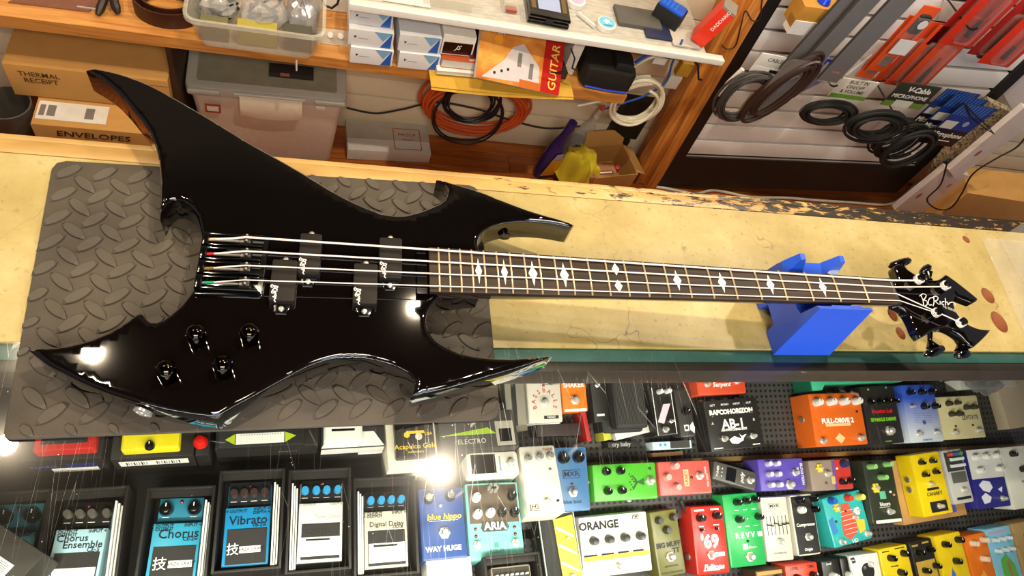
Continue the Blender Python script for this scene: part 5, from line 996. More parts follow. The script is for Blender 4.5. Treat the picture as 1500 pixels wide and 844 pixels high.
compact('bright blue vibrato pedal with four dark knobs and rubber pad', (334, 705), (399, 702), (325, 834), .31, '#1f86bb', '#20262c', (.15, .38, .6, .84), [('t', .25, .37, '< OUTPUT', .0062, BKI), ('t', .8, .355, 'INPUT <', .0062, BKI), ('t', .8, .395, 'DEPTH <', .0062, BKI), ('t', .52, .48, 'Vibrato', .018, BKI), ('t', .76, .54, 'VB-2w', .0075, BKI), ('b', .36, .77, .82, .845, W, .0018), ('t', .6, .8075, 'WAZA CRAFT', .006, K, {'ext': .0014}), ('t', .22, .805, '技', .018, W, {'ext': .0013, 'bold': -.0001})], .0135, mat('#3a2c2a', .3))
tray('open black carton of white pedal with blue knobs', (423, 689), (514, 685), (418, 842), papers=.06, plab='white booklet left of the white blue knobbed pedal ')
BKN = mat('#2f8fc0', .35)
compact('white pedal with four blue knobs and blank barcode label', (440, 702), (503, 700), (436, 826), .29, '#dcd9d0', '#151311', (.12, .38, .62, .88), [('t', .2, .335, '< OUTPUT', .005, M_('#b0aca4')), ('t', .84, .335, 'INPUT <', .005, M_('#b0aca4')), ('t', .66, .48, 'Tera Delay', .009, M_('#c0bcb4')), ('b', .07, .71, .95, .93, WHT, .0022), ('b', .18, .73, .72, .755, K, .0025), ('t', .5, .655, 'DIGITAL', .010, M_('#3d3a36'), {'ext': .0015})], .013, BKN)
tray('open black carton of cream digital delay pedal', (518, 701), (608, 697), (522, 848), papers=.06, plab='white booklet left of cream digital delay pedal ')
compact('cream digital delay pedal with four blue knobs', (533, 719), (594, 716), (537, 835), .27, '#cfc6b4', '#151311', (.17, .42, .66, .9), arrows(.27, BKI) + [('t', .52, .455, 'Digital Delay', .0105, M_('#55503f')), ('t', .78, .50, 'DD-8', .007, M_('#55503f')), ('b', .09, .69, .93, .93, WHT, .0022), ('b', .2, .71, .75, .74, K, .0025)], .013, BKN)
# dark carton corner, closest to the camera at lower left
M, w_, l_ = plate((Vector((0, 0, ZS + .068)), Vector((0, 0, 1))), .07, (-60, 728), (66, 812), (-110, 800))
t = thing('pedal_box', 'dark olive carton corner with barcode labels at lower left', 'box', M); MB().slab(rrect(w_, l_, .001, 1), 0, .07, .001).build('carton', mat('#2f2c26', .6), t)
feats(t, w_, l_, .07, [('b', .70, .45, .86, .95, WHTP), ('b', .92, .6, .98, .95, WHTP)] + [('b', .73, .5 + .035 * k, .83, .51 + .035 * k, K, .0006) for k in range(10)])
# --- pedals between cartons and steps
BL_ = M_('#d8c070')
pedal('navy blue pedal with two knobs and yellow script', T0, (612, 717), (676, 713), (624, 822), .055, '#34508c', [('k', .22, .15, .018, KB, .014), ('k', .72, .13, .018, KB, .014), ('l', .48, .26, mat('#bbbbbb', .2)), ('t', .54, .42, 'blue hippo', .0135, mat('#d9b93a', .4), {'shear': .2, 'bold': .0002}), ('b', .2, .47, .85, .475, W), ('f', .52, .65, .0085), ('t', .48, .86, 'WAY HUGE', .011, W, {'bold': .0003})])
vbox('white price ticket box in front of navy blue pedal', T0, (624, 822), (689, 815), (632, 870), .05, '#d8d6d0')
t, w_, l_ = pedal('turquoise double footswitch pedal with six knobs', T0, (680, 709), (757, 706), (690, 822), .05, '#79c2b8', [('b', .05, .03, .96, .54, M_('#5a4c3e')), ('k', .19, .2, .016, KW, .013), ('k', .86, .2, .016, KB, .013), ('k', .19, .42, .016, KW, .013), ('k', .43, .41, .016, KW, .013), ('k', .65, .41, .016, KB, .013), ('k', .88, .42, .016, KB, .013), ('p', [(.28, .52), (.72, .52), (.76, .6), (.72, .65), (.28, .65), (.24, .6)], M_('#3f4442'), .0012), ('t', .5, .585, 'ARIA', .017, W, {'ext': .0012, 'bold': .0003}), ('l', .14, .61), ('l', .86, .61), ('l', .14, .70), ('l', .86, .70), ('f', .15, .81), ('f', .85, .81), ('b', .46, .79, .54, .86, M_('#4f8f88')), ('t', .5, .90, 'KEELEY', .0075, M_('#3f6f6a'))])
for k in range(7): MB().lathe([(.004, 0), (.003, .009), (.001, .012)], (.002 + .0075 * math.cos(k * 1.05), l_ * .42 + .005 * math.sin(k * 1.05), .05), 5).build('crystal', CHROME, t, 0)
pedal('white tuner pedal with black square display', T0, (682, 664), (757, 660), (683, 701), .062, '#d9d4c6', [('b', .08, .1, .55, .86, mat('#15130f', .15)), ('f', .84, .5, .007), ('b', .62, .2, .65, .8, M_('#8a98b8'))], r=.006, bev=.004)
pedal('slim white pedal with three silver knobs', T0, (759, 655), (811, 652), (771, 756), .055, '#dfdacb', [('k', .2, .2, .013, KS, .014), ('k', .52, .19, .013, KS, .014), ('k', .82, .18, .013, KS, .014), ('l', .78, .37, mat('#777777', .2)), ('f', .55, .84, .0065), ('t', .2, .89, 'JHS', .012, M_('#5a4a30')), ('b', .06, .93, .34, .94, M_('#5a4a30')), ('l', .85, .83, KB), ('t', .8, .06, 'KLONE', .006, M_('#b06a50'))])
t = tray('open black carton of slider pedal at bottom picture edge', (708, 816), (790, 808), (716, 900))
pedal('equalizer pedal with seven sliders in black carton', T0c, (718, 832), (776, 826), (724, 905), .045, '#8f8672', [('b', .04, .04, .96, .45, M_('#2a241c'))] + [('s', .12 + .125 * k, .1, .42, .3, WHT) for k in range(7)])
# --- first step (back)
t, w_, l_ = pedal('silver pedal with red ring lettering around its footswitch', T1, (768, 527), (817, 526), (775, 621), .075, '#c9c2b4', [('k', .74, .35, .016, KB, .016), ('f', .25, .22, .004), ('l', .5, .42, mat('#a03020', .2)), ('b', .55, .4, .95, .407, K), ('f', .5, .68, .0075), ('b', .45, .89, .88, .94, K), ('t', .665, .915, 'NANO', .0055, W)], r=.004)
for k, c in enumerate('BASSBALLS'):
    a = math.radians(205 - 230 * k / 8); text(t, c, .022 * math.cos(a), (.5 - .68) * l_ + .022 * math.sin(a), .0755, .0115, mat('#c2382c', .5), rot=a - math.pi / 2)
MB().box(-w_ / 2, -l_ / 2 - .0012, .01, w_ / 2, -l_ / 2 - .0002, .06).build('price_label', WHTP, t)
vbox('pale carton standing left of the silver pedal', T1, (738, 556), (767, 555), (751, 632), .070, '#8c8577', [('b', .3, .1, .55, .9, K)])
vbox('red and black carton below the silver pedal', T1, (786, 622), (850, 620), (789, 640), .045, '#2a1a18')
vbox('green and red sample carton at the mat corner', T1, (724, 540), (752, 539), (732, 556), .060, '#8fae2f')
vbox('dark carton with green stripe beside the mat corner', T1, (728, 600), (748, 598), (732, 640), .03, '#3b3a34', [('p', [(.0, .4), (.9, .1), (.9, .5)], M_('#8fae2a'))])
pedal('orange mini pedal with two white knobs', T1, (818, 527), (854, 526), (836, 604), .062, '#d9741a', [('k', .28, .28, .012, KW, .014), ('k', .74, .28, .012, KW, .014), ('t', .5, .5, 'SHAKER', .0125, W, {'bold': .0002}), ('f', .5, .78, .0085), ('b', .06, .94, .94, .99, WHTP)])
t, w_, l_ = vbox('black carton with red edge under the orange mini pedal', T1, (852, 604), (858, 603), (858, 648), .05, '#a81a18')
vbox('black display card left of the rocker pedal', T1, (862, 540), (884, 539), (888, 618), .05, '#191614', [('f', .4, .32, .004), ('b', .2, .85, .7, .89, W)])
# rocker pedal
M, w_, l_ = plate(T1, .075, (890, 515), (936, 514), (906, 629)); t = thing('wah_pedal', 'black rocker pedal with ribbed rubber treadle', 'pedal', M)
MB().slab(rrect(w_ * 1.32, l_ * 1.08, .008, 3, -.004, 0), 0, .045, .006).build('base', BLKM, t)
tr_ = MB().slab(rrect(w_, l_, .005, 3), 0, .022, .003).build('treadle', BLKM, t, 35, Matrix.Translation((0, 0, .055)))
MB().slab(rrect(w_ * .9, l_ * .94, .003, 2), .022, .0235, .0005).build('rubber_sheet', mat('#2c2a28', .7), tr_)
o = MB()
for k in range(20): x = -w_ * .42 + k * w_ * .84 / 19; o.box(x - .0008, -l_ * .45, .0236, x + .0008, l_ * .45, .0252)
o = o.build('rubber_rib', mat('#383532', .7), tr_, 0); o['kind'] = 'stuff'
vbox('white carton with dark name strip beneath the rocker pedal', T1, (890, 648), (938, 646), (892, 656), .03, '#1b1917', [('t', .4, .5, 'cry baby', .012, M_('#b8b4a8'))])
vbox('white carton corner right of the rocker pedal', T1, (900, 634), (949, 622), (904, 645), .035, '#d5d2ca')
vbox('lime tag on the rocker pedal carton', T1, (881, 626), (892, 624), (885, 646), .04, '#b3b32c')
vbox('white carton at the top beside rocker pedal', T1, (940, 530), (998, 528), (942, 553), .06, '#d2cfc8')
pedal('black mini pedal with white outline and pink stripe', T1, (953, 568), (982, 566), (965, 639), .065, '#1a1817', [('k', .36, .1, .011, KW, .016), ('k', .75, .1, .011, KW, .016), ('p', [(.1, .72), (.5, .36), (.85, .36), (.4, .76)], M_('#d6c0cc')), ('f', .4, .88, .006), ('f', .75, .72, .004), ('b', .02, .01, .05, .99, W), ('b', .95, .01, .98, .99, W), ('j', 0, .45, 'L')])
pedal('dark grey mini pedal with one knob and speaker sign', T1, (986, 571), (1008, 569), (1000, 641), .045, '#383532', [('k', .5, .48, .0165, KB, .013), ('b', .3, .75, .6, .88, W), ('b', .36, .78, .54, .85, mat('#383532', .5), .0008), ('p', [(.66, .78), (.9, .70), (.98, .82), (.9, .94), (.66, .86)], W)], r=.005)
vbox('open carton with blue print beneath the black mini pedals', T1, (955, 648), (1012, 645), (955, 660), .03, '#bcd0d8', [('b', .45, .0, .95, .9, mat('#3a3733', .5)), ('o', .2, .4, .003, M_('#3f9fc8')), ('o', .32, .4, .003, M_('#3f9fc8'))])
vbox('tan carton flap below the blue printed carton', T1, (955, 664), (1000, 661), (955, 670), .02, '#a87a52')
pedal('orange red pedal with white script and two footswitches', T1, (1013, 512), (1083, 510), (1015, 580), .055, '#cf4a28', [('b', .28, .3, .7, .62, M_('#e8dccf')), ('t', .5, .79, 'Serpent', .014, W, {'bold': .0002, 'shear': .2}), ('f', .2, .77, .006), ('f', .82, .74, .006)])
pedal('black switching pedal with white lettering and whale emblem', T1, (1030, 588), (1107, 582), (1032, 663), .05, '#282523', [('t', .48, .25, 'RAPCOHORIZON', .0135, W, {'bold': .0007}), ('t', .48, .5, 'AB-1', .027, W, {'bold': .0006}), ('t', .48, .61, 'A/B SWITCHING BOX', .0065, W, {'bold': .0003}), ('l', .12, .31, mat('#6a3a34', .2)), ('l', .87, .29, mat('#6a3a34', .2)), ('t', .1, .46, 'A', .008, W), ('t', .88, .45, 'B', .008, W), ('f', .26, .77, .0065), ('f', .8, .77, .0065), ('p', [(.36, .8), (.46, .74), (.58, .8), (.66, .72), (.62, .84), (.5, .9), (.40, .88)], W), ('p', [(.56, .7), (.6, .75), (.7, .72), (.6, .82)], W), ('j', .08, 0, 'T'), ('j', .3, 0, 'T'), ('j', .53, 0, 'T'), ('j', .76, 0, 'T'), ('t', .15, .1, 'LEFT', .006, W), ('t', .38, .1, 'MONO', .006, W), ('t', .6, .1, 'INPUT', .006, W), ('t', .83, .1, 'OUT', .006, W), ('b', .06, .94, .22, .96, W), ('b', .78, .93, .92, .95, W)], r=.0015, bev=.001)
M, w_, l_ = plate(T1, .06, (1178, 508), (1318, 503), (1181, 573)); t = thing('effects_pedal', 'wide mint green pedal with a row of three footswitches', 'pedal', M)
pl = [(-w_ / 2, -l_ / 2), (-w_ / 2 + .025, -l_ / 2), (-w_ / 2 + .035, -l_ / 2 + .012), (w_ / 2 - .02, -l_ / 2 + .008), (w_ / 2, -l_ / 2 + .02), (w_ / 2, l_ / 2), (-w_ / 2, l_ / 2)]
MB().slab(pl, 0, .06, .002).build('enclosure', mat('#3fae86', .4), t); feats(t, w_, l_, .06, [('f', .12, .72, .007), ('f', .45, .69, .007), ('f', .82, .66, .007), ('l', .12, .56, KB), ('l', .45, .54, KB), ('l', .82, .5, KB)])
MB().slab([(-w_ / 2 - .001, -l_ / 2), (-w_ / 2, -l_ / 2), (-w_ / 2, l_ / 2), (-w_ / 2 - .001, l_ / 2)], 0, .058).build('side_panel', mat('#1c6e50', .4), t)
pedal('orange drive pedal with four cream knobs', T1, (1183, 577), (1258, 575), (1182, 656), .06, '#e0661c', [('k', .12, .17, .018, KW, .018), ('k', .38, .17, .018, KW, .018), ('k', .63, .17, .018, KW, .018), ('k', .88, .17, .018, KW, .018), ('t', .48, .53, 'FULL-DRIVE 2', .0145, W, {'bold': .0007}), ('b', .24, .58, .72, .63, M_('#f0c890')), ('f', .13, .89, .007), ('f', .86, .87, .007), ('p', [(.38, .86), (.47, .76), (.57, .86), (.48, .96)], M_('#f0c890')), ('l', .88, .37, KB), ('j', 0, .47, 'L'), ('j', .6, 0, 'T')])
pedal('black pedal with red script and green lettering', T1, (1259, 567), (1308, 565), (1261, 653), .05, '#2a2825', [('k', .18, .28, .011, KB, .015), ('k', .45, .28, .011, KB, .015), ('k', .68, .28, .011, KB, .015), ('k', .92, .28, .011, KB, .015), ('t', .5, .44, 'Voodoo Lab', .012, mat('#d8201c', .4), {'shear': .2, 'bold': .0003}), ('t', .5, .585, 'SPARKLE DRIVE', .0105, mat('#7fd01c', .4), {'bold': .0004}), ('f', .6, .78, .0105), ('l', .22, .05, M_('#7fae3c')), ('l', .76, .03, NICK), ('b', .42, .95, .62, .965, M_('#7fae3c'))])
BWG, nt, b, N, L = nodes('blue_to_white'); tc = N('TexCoord'); sx = N('SeparateXYZ'); L(tc.outputs['Object'], sx.inputs[0]); mr = N('MapRange'); mr.inputs[1].default_value = -.055; mr.inputs[2].default_value = .035; L(sx.outputs[1], mr.inputs[0]); r = N('ValToRGB'); ramp(r, [(0., '#d6dae4'), (1., '#3458c4')]); L(mr.outputs[0], r.inputs[0]); L(r.outputs[0], b.inputs['Base Color']); b.inputs['Roughness'].default_value = .3
pedal('blue pedal fading to white with five black knobs', T1, (1318, 564), (1366, 563), (1320, 650), .055, BWG, [('k', .2, .14, .013, KB, .016), ('k', .55, .14, .013, KB, .016), ('k', .86, .14, .013, KB, .016), ('k', .55, .39, .014, KB, .016), ('k', .88, .39, .014, KB, .016), ('f', .2, .38, .004), ('f', .25, .85, .006), ('f', .78, .84, .006), ('t', .5, .96, 'SUNDAZE', .006, M_('#5a6ab0')), ('o', .5, .66, .005, M_('#4a5a98'))] + [('b', .22, .5 + .04 * k, .76, .505 + .04 * k, M_('#5a6ab0')) for k in range(5)], r=.005)
pedal('cream pedal with olive knobs and thin black lettering', T1, (1368, 582), (1430, 579), (1371, 646), .05, '#dcd0a0', [('k', .26, .17, .012, M_('#3c3826'), .014), ('k', .46, .16, .010, M_('#3c3826'), .014), ('k', .66, .28, .012, M_('#3c3826'), .014), ('k', .83, .28, .012, M_('#3c3826'), .014), ('k', .28, .42, .012, M_('#3c3826'), .014), ('k', .46, .42, .012, M_('#3c3826'), .014), ('t', .72, .52, 'LEVITATE', .015, M_('#4a4434'), {'sx': .8}), ('f', .28, .84, .006), ('f', .84, .83, .006), ('l', .34, .7), ('l', .74, .7)])
vbox('black carton with vertical white lettering behind cream pedal', T1, (1354, 518), (1388, 516), (1358, 560), .03, '#15130f', [('t', .4, .75, 'DUNLOP', .009, W, {'rot': math.pi / 2})])
vbox('white carton under the clear plastic bag', T1, (1395, 520), (1476, 516), (1396, 572), .04, '#d0ccc4')
c = atp(1436, 562, T1[0] + T1[1] * .05, T1[1]); crumple('plastic_bag', 'crumpled clear plastic bag on the white carton behind cream pedal', 'bag', (c.x, c.y, c.z - .004), .055, .03, .022, mat('#8f8f90', .12, alpha=.55, spec=.9), 21, 12)
vbox('tan envelope card standing at the right end of back step', T1, (1449, 528), (1520, 520), (1447, 634), .03, '#b7a58c', [('o', .62, .55, .012, M_('#a8967c'))])
# --- second step
pedal('blue pedal with two big black knobs and boxed logo', T2, (811, 656), (858, 654), (822, 751), .05, '#44719f', [('k', .26, .17, .0225, KB, .014), ('k', .72, .17, .0225, KB, .014), ('b', .22, .36, .75, .49, M_('#1d3550'), .0006), ('b', .24, .37, .73, .48, mat('#44719f', .35), .0008), ('t', .485, .425, 'MXR', .0125, M_('#16283c'), {'bold': .0003, 'sx': 1.2, 'ext': .0006}), ('l', .48, .58, mat('#8a2a20', .2)), ('f', .49, .70, .0085), ('t', .46, .85, 'blue box', .0105, M_('#1d3550'))])
BK2 = M_('#1f5a16')
pedal('bright green pedal with four black knobs and tree drawing', T2, (867, 681), (959, 677), (874, 736), .05, '#4fae2e', [('k', .2, .2, .0155, KB, .014), ('k', .42, .2, .0155, KB, .014), ('k', .2, .72, .0155, KB, .014), ('k', .42, .72, .0155, KB, .014), ('p', [(.62, .48), (.7, .5), (.8, .42), (.8, .62), (.7, .55), (.62, .52)], BK2), ('p', [(.66, .5), (.6, .34), (.62, .33), (.69, .48)], BK2), ('p', [(.66, .52), (.6, .72), (.62, .73), (.69, .55)], BK2), ('f', .89, .5, .008), ('l', .9, .17, KB), ('j', 0, .45, 'L'), ('j', .62, 1, 'B')] + [('o', .57 + .02 * (k % 3), .3 + .07 * k, .0016, BK2) for k in range(7)])
pedal('salmon pink pedal with three clear knobs', T2, (963, 677), (1038, 674), (970, 727), .05, '#cf5a52', [('k', .30, .14, .015, M_('#e0a8a0', .2), .014), ('k', .13, .45, .015, M_('#e0a8a0', .2), .014), ('k', .30, .76, .015, M_('#e0a8a0', .2), .014), ('b', .47, .25, .57, .75, M_('#d9b884')), ('t', .52, .5, 'LANEY', .009, M_('#b8382c'), {'rot': math.pi / 2}), ('l', .62, .5, KB), ('f', .77, .45, .0075), ('t', .93, .6, 'RED DOT', .006, W, {'rot': math.pi / 2}), ('t', .9, .3, 'mini', .008, W, {'rot': math.pi / 2})])
pedal('slanted grey tuner pedal with small dark screen', T2, (1046, 675), (1109, 693), (1047, 703), .04, '#4f4b46', [('b', .3, .12, .52, .85, mat('#14141a', .15)), ('f', .84, .5, .007), ('t', .66, .5, 'poly', .012, W, {'rot': math.pi / 2, 'shear': .2}), ('t', .1, .5, 'TUNER', .007, W, {'rot': math.pi / 2})] + [('o', .2, .3 + .2 * k, .0012, W) for k in range(3)])
pedal('violet sparkle pedal with six clear knobs', T2, (1109, 673), (1175, 671), (1119, 720), .05, '#5a48a8', [('k', .2 + .18 * (k % 2), .15 + .33 * (k // 2), .0125, M_('#c9c2d8', .2), .013) for k in range(6)] + [('f', .78, .45, .007), ('f', .63, .82, .0095), ('t', .94, .5, 'ELEVATION', .0085, W, {'rot': -math.pi / 2, 'shear': .2}), ('p', [(.78, .36), (.88, .28), (.86, .5), (.8, .5)], M_('#d8d2e6'))])
t, w_, l_ = pedal('taupe and red pedal with yellow flower footswitch', T2, (1183, 675), (1243, 672), (1193, 720), .05, '#8d7c70', [('b', .55, .0, .62, 1, M_('#6a4a8a')), ('p', [(.62, .02), (.97, .02), (.99, .98), (.62, .98)], M_('#b83028')), ('k', .82, .16, .017, M_('#1c2a5a'), .014), ('k', .72, .75, .013, KB, .014), ('k', .92, .73, .013, KB, .014), ('f', .4, .45, .007), ('b', .5, .55, .58, .8, M_('#c9a86a'), .0007), ('l', .35, .75, KB), ('l', .66, .3, M_('#f2eee4'))])
def petals(t, x, y, z, r_, m_, n=6):
    for k in range(n): a = k * 6.2832 / n; MB().lathe([(r_ * .42, 0), (r_ * .42, .003), (r_ * .2, .0048)], (x + r_ * .7 * math.cos(a), y + r_ * .7 * math.sin(a), z), 8).build('petal', m_, t)
    MB().lathe([(r_ * .5, 0), (r_ * .4, .008), (.0004, .0088)], (x, y, z), 12).build('flower_centre', BTN, t)
petals(t, -w_ * .26, l_ * .24, .05, .009, mat('#d9bf2c', .35))
GKN = M_('#8fc878', .25)
t, w_, l_ = pedal('black green pedal with lime knobs and yellow flower', T2, (1262, 675), (1305, 672), (1291, 768), .05, '#2b3126', [('k', .2, .1, .013, GKN, .02), ('k', .75, .08, .013, GKN, .02), ('k', .5, .28, .013, GKN, .02), ('b', .1, .94, .95, .99, WHTP), ('f', .6, .82, .007), ('l', .75, .52, mat('#d8e8e0', .2)), ('b', .38, .5, .58, .62, M_('#5fae8a')), ('t', .5, .70, 'bloom', .011, W), ('b', .3, .745, .66, .75, W), ('l', .85, .57, M_('#c8903a'))])
petals(t, -w_ * .22, l_ * .06, .05, .010, mat('#d9bf2c', .35))
vbox('kraft cardboard box beneath the yellow pedal', T2, (1303, 676), (1394, 664), (1334, 768), .03, '#b88a52', [])
T2b = (T2[0] + T2[1] * .032, T2[1])
t, w_, l_ = pedal('lemon yellow pedal with black knobs on the kraft box', T2b, (1332, 667), (1374, 661), (1363, 757), .04, '#e0c010', [('k', .28, .14, .011, KB, .014), ('k', .66, .14, .011, KB, .014), ('k', .3, .34, .011, KB, .014), ('k', .68, .32, .011, KB, .014), ('f', .45, .5, .005), ('t', .5, .66, 'CANARY', .011, K, {'shear': .2}), ('b', .28, .78, .85, .95, K), ('f', .56, .86, .006), ('b', .3, .56, .7, .6, K), ('j', 0, .4, 'L'), ('j', 0, .56, 'L')])
t, w_, l_ = pedal('silver pedal with blue side and coloured rocker caps', T2b, (1378, 661), (1407, 657), (1409, 738), .035, '#b9b7b4', [('b', .08, .04, .92, .4, mat('#3a3836', .5)), ('k', .3, .08, .009, M_('#c84a2c'), .01), ('k', .55, .08, .009, M_('#3a5ab0'), .01), ('k', .8, .08, .009, M_('#4f8a3a'), .01), ('b', .3, .15, .95, .21, M_('#cfe0d8'), .006), ('b', .25, .27, .95, .33, M_('#dcdce4'), .006), ('b', .2, .42, .92, .62, M_('#5a5a54')), ('f', .58, .76, .007), ('b', .2, .88, .9, .93, K)], r=.004)
pedal('indigo and silver pedal half hidden by the yellow one', T2b, (1374, 702), (1388, 699), (1394, 752), .026, '#4a4aa8', [('o', .3, .3, .004, M_('#c8c8e0')), ('o', .6, .7, .004, M_('#c8a040'))])
t, w_, l_ = pedal('white over navy pedal with five white knobs', T2, (1414, 660), (1461, 656), (1440, 746), .05, '#2c2a80', [('b', .0, .0, 1, .5, M_('#dcdad8')), ('k', .2, .13, .0145, KW, .014), ('k', .52, .13, .0145, KW, .014), ('k', .84, .13, .0145, KW, .014), ('k', .24, .36, .0145, KW, .014), ('k', .84, .36, .0145, KW, .014), ('p', [(.15, .6), (.3, .53), (.5, .56), (.55, .66), (.42, .74), (.25, .7)], M_('#d8d8e6')), ('p', [(.15, .8), (.3, .74), (.45, .82), (.38, .9), (.2, .92)], M_('#d8d8e6')), ('p', [(.7, .7), (.85, .66), (.8, .76)], M_('#d8d8e6')), ('f', .76, .86, .006)])
pedal('white pedal with dark knobs at right picture edge', T2, (1463, 656), (1516, 651), (1494, 746), .05, '#d9d6cf', [('k', .28, .12, .014, KB, .014), ('k', .72, .1, .014, KB, .014), ('k', .45, .38, .014, KB, .014), ('t', .5, .58, 'WARM', .010, M_('#55504a')), ('f', .5, .82, .006)])
# --- third step
t, w_, l_ = pedal('black rocker pedal with white rim and yellow treadle', T3, (786, 756), (840, 746), (806, 872), .055, '#2c3a36', [('b', .02, .01, .98, .99, mat('#cfd8d0', .4), .001), ('b', .05, .03, .95, .97, mat('#1a1815', .6), .0025), ('p', [(.38, .08), (.9, .06), (.92, .9), (.42, .94)], mat('#d2bf1e', .4), .006), ('f', .68, .34, .004), ('f', .66, .82, .008)], name='rocker_pedal', r=.008)
for k in range(3): MB().slab([((-.10 + .30 * 0) * w_, l_ * (.3 - .22 * k)), (-.06 * w_, l_ * (.33 - .22 * k)), (.36 * w_, l_ * (.18 - .22 * k)), (.36 * w_, l_ * (.15 - .22 * k))], .0612, .0616).build('stripe', M_('#f0ecc8'), t, 0)
pedal('wide white pedal with four grey knobs and yellow band', T3, (847, 759), (946, 749), (861, 848), .05, '#e2ded6', [('t', .28, .16, 'ORANGE', .020, K, {'bold': .0006}), ('b', .78, .04, .88, .11, K, .0006), ('b', .785, .05, .875, .1, WHT, .0008), ('t', .83, .075, 'AMP', .0075, K, {'ext': .0006}), ('k', .18, .4, .0165, M_('#2a2826', .25), .016), ('k', .4, .4, .0165, M_('#2a2826', .25), .016), ('k', .63, .4, .0165, M_('#2a2826', .25), .016), ('k', .86, .4, .0165, M_('#2a2826', .25), .016), ('b', .02, .655, .98, .73, mat('#e0bc10', .4)), ('b', .03, .625, .22, .655, K), ('b', .28, .625, .46, .655, K), ('b', .52, .625, .68, .655, K), ('b', .74, .625, .9, .655, K), ('f', .5, .85, .0065)])
pedal('olive green pedal with three dark knobs', T3, (951, 751), (990, 745), (974, 846), .045, '#6f6c38', [('k', .26, .14, .0145, M_('#3f3b32', .4), .015), ('k', .8, .12, .0145, M_('#3f3b32', .4), .015), ('k', .5, .30, .0155, M_('#3f3b32', .4), .015), ('t', .5, .53, 'BIG MUFF', .0125, M_('#1e1c10'), {'bold': .0006}), ('b', .60, .585, .90, .602, M_('#1e1c10')), ('b', .67, .602, .72, .665, M_('#1e1c10')), ('b', .79, .602, .84, .665, M_('#1e1c10')), ('f', .5, .71, .0085), ('t', .5, .85, 'DISTORTION', .005, M_('#2c2a18')), ('t', .5, .94, 'electro-harmonix', .0068, M_('#2c2a18'))])
t, w_, l_ = pedal('red pedal with white numerals and two black knobs', T3, (1011, 743), (1058, 740), (1030, 843), .05, '#c42c22', [('k', .24, .17, .0165, KB, .016), ('k', .74, .15, .0165, KB, .016), ('k', .25, .345, .0075, KB, .01), ('k', .72, .34, .0075, KB, .01), ('t', .48, .53, "'69", .034, W, {'bold': .0012}), ('f', .47, .72, .008), ('b', .6, .69, .9, .75, W), ('t', .52, .895, 'Fulltone', .014, W, {'shear': .3, 'bold': .0004}), ('b', .2, .93, .7, .945, W), ('b', .1, .045, .4, .07, W), ('b', .6, .04, .86, .065, W), ('b', .2, .29, .34, .305, W), ('b', .64, .28, .82, .295, W), ('j', 0, .75, 'L')])
t, w_, l_ = pedal('green pedal with five black knobs and spaced white letters', T3, (1057, 725), (1108, 721), (1080, 832), .05, '#22a050', [('k', .36, .12, .014, KB, .016), ('k', .62, .11, .014, KB, .016), ('k', .88, .10, .014, KB, .016), ('k', .36, .355, .014, KB, .016), ('k', .92, .34, .014, KB, .016), ('l', .62, .35, NICK), ('t', .5, .58, 'R E V V', .0145, W, {'bold': .0004}), ('b', .86, .545, .99, .61, W), ('l', .55, .66, KB), ('b', .4, .695, .54, .77, W), ('t', .66, .745, 'Green', .007, W), ('f', .55, .87, .009)] + [('b', .3 + .24 * k, .225, .42 + .24 * k, .235, W) for k in range(3)] + [('b', .3 + .24 * k, .455, .42 + .24 * k, .465, W) for k in range(3)])
pedal('cream equalizer pedal with six black sliders', T3, (1113, 729), (1151, 727), (1132, 823), .045, '#cfc9ba', [('b', .28, .1, .68, .19, M_('#6a655a')), ('b', .295, .105, .665, .185, M_('#d8d2c4'), .0008), ('t', .48, .145, 'MXR', .009, K, {'sx': 1.2, 'ext': .0006})] + [('s', .14 + .145 * k, .3, .6, (.45, .5, .4, .5, .45, .42)[k]) for k in range(6)] + [('f', .52, .7, .0075), ('t', .5, .88, 'SIX BAND EQ', .0052, M_('#6a655a'))])
pedal('black compressor pedal with white rim and three knobs', T3, (1155, 726), (1189, 723), (1176, 815), .045, '#cfc9ba', [('b', .05, .03, .95, .97, mat('#1b1917', .35), .0012), ('k', .36, .09, .0155, KB, .015), ('k', .95, .09, .013, KB, .015), ('k', .38, .25, .0165, KW, .013), ('k', .95, .26, .0145, KB, .015), ('t', .5, .50, 'Compressor', .0092, W, {'ext': .0015}), ('f', .52, .70, .0075), ('t', .45, .90, 'Origin', .008, W, {'ext': .0015, 'shear': .3})], r=.006)
SUN = M_('#c8503c'); 
t, w_, l_ = pedal('turquoise pedal with red sunset painting and coloured knobs', T3, (1203, 731), (1258, 717), (1219, 805), .05, '#2aa6a4', [('p', [(.44, .2), (.62, .2), (.70, .5), (.68, .8), (.45, .92), (.3, .8), (.34, .5)], SUN), ('p', [(.70, .55), (.92, .6), (.88, .8), (.72, .85)], M_('#d8b838')), ('p', [(.02, .45), (.15, .4), (.2, .7), (.06, .75)], M_('#3a78b8')), ('k', .2, .08, .015, M_('#1f5ac0'), .016), ('k', .62, .10, .015, M_('#c83a30'), .016), ('k', .92, .14, .015, M_('#d8cc60'), .016), ('f', .2, .9, .0065), ('f', .88, .88, .0065), ('f', .68, .5, .005), ('l', .5, .35), ('l', .2, .5, KB), ('t', .55, .96, 'HD', .011, W)] + [('b', .36, .34 + .09 * k, .68, .352 + .09 * k, M_('#e8c8b8'), .0007) for k in range(6)])
petals(t, -w_ * .2, l_ * .26, .05, .009, mat('#d8b02c', .35)); petals(t, w_ * .28, l_ * .1, .05, .008, WHT)
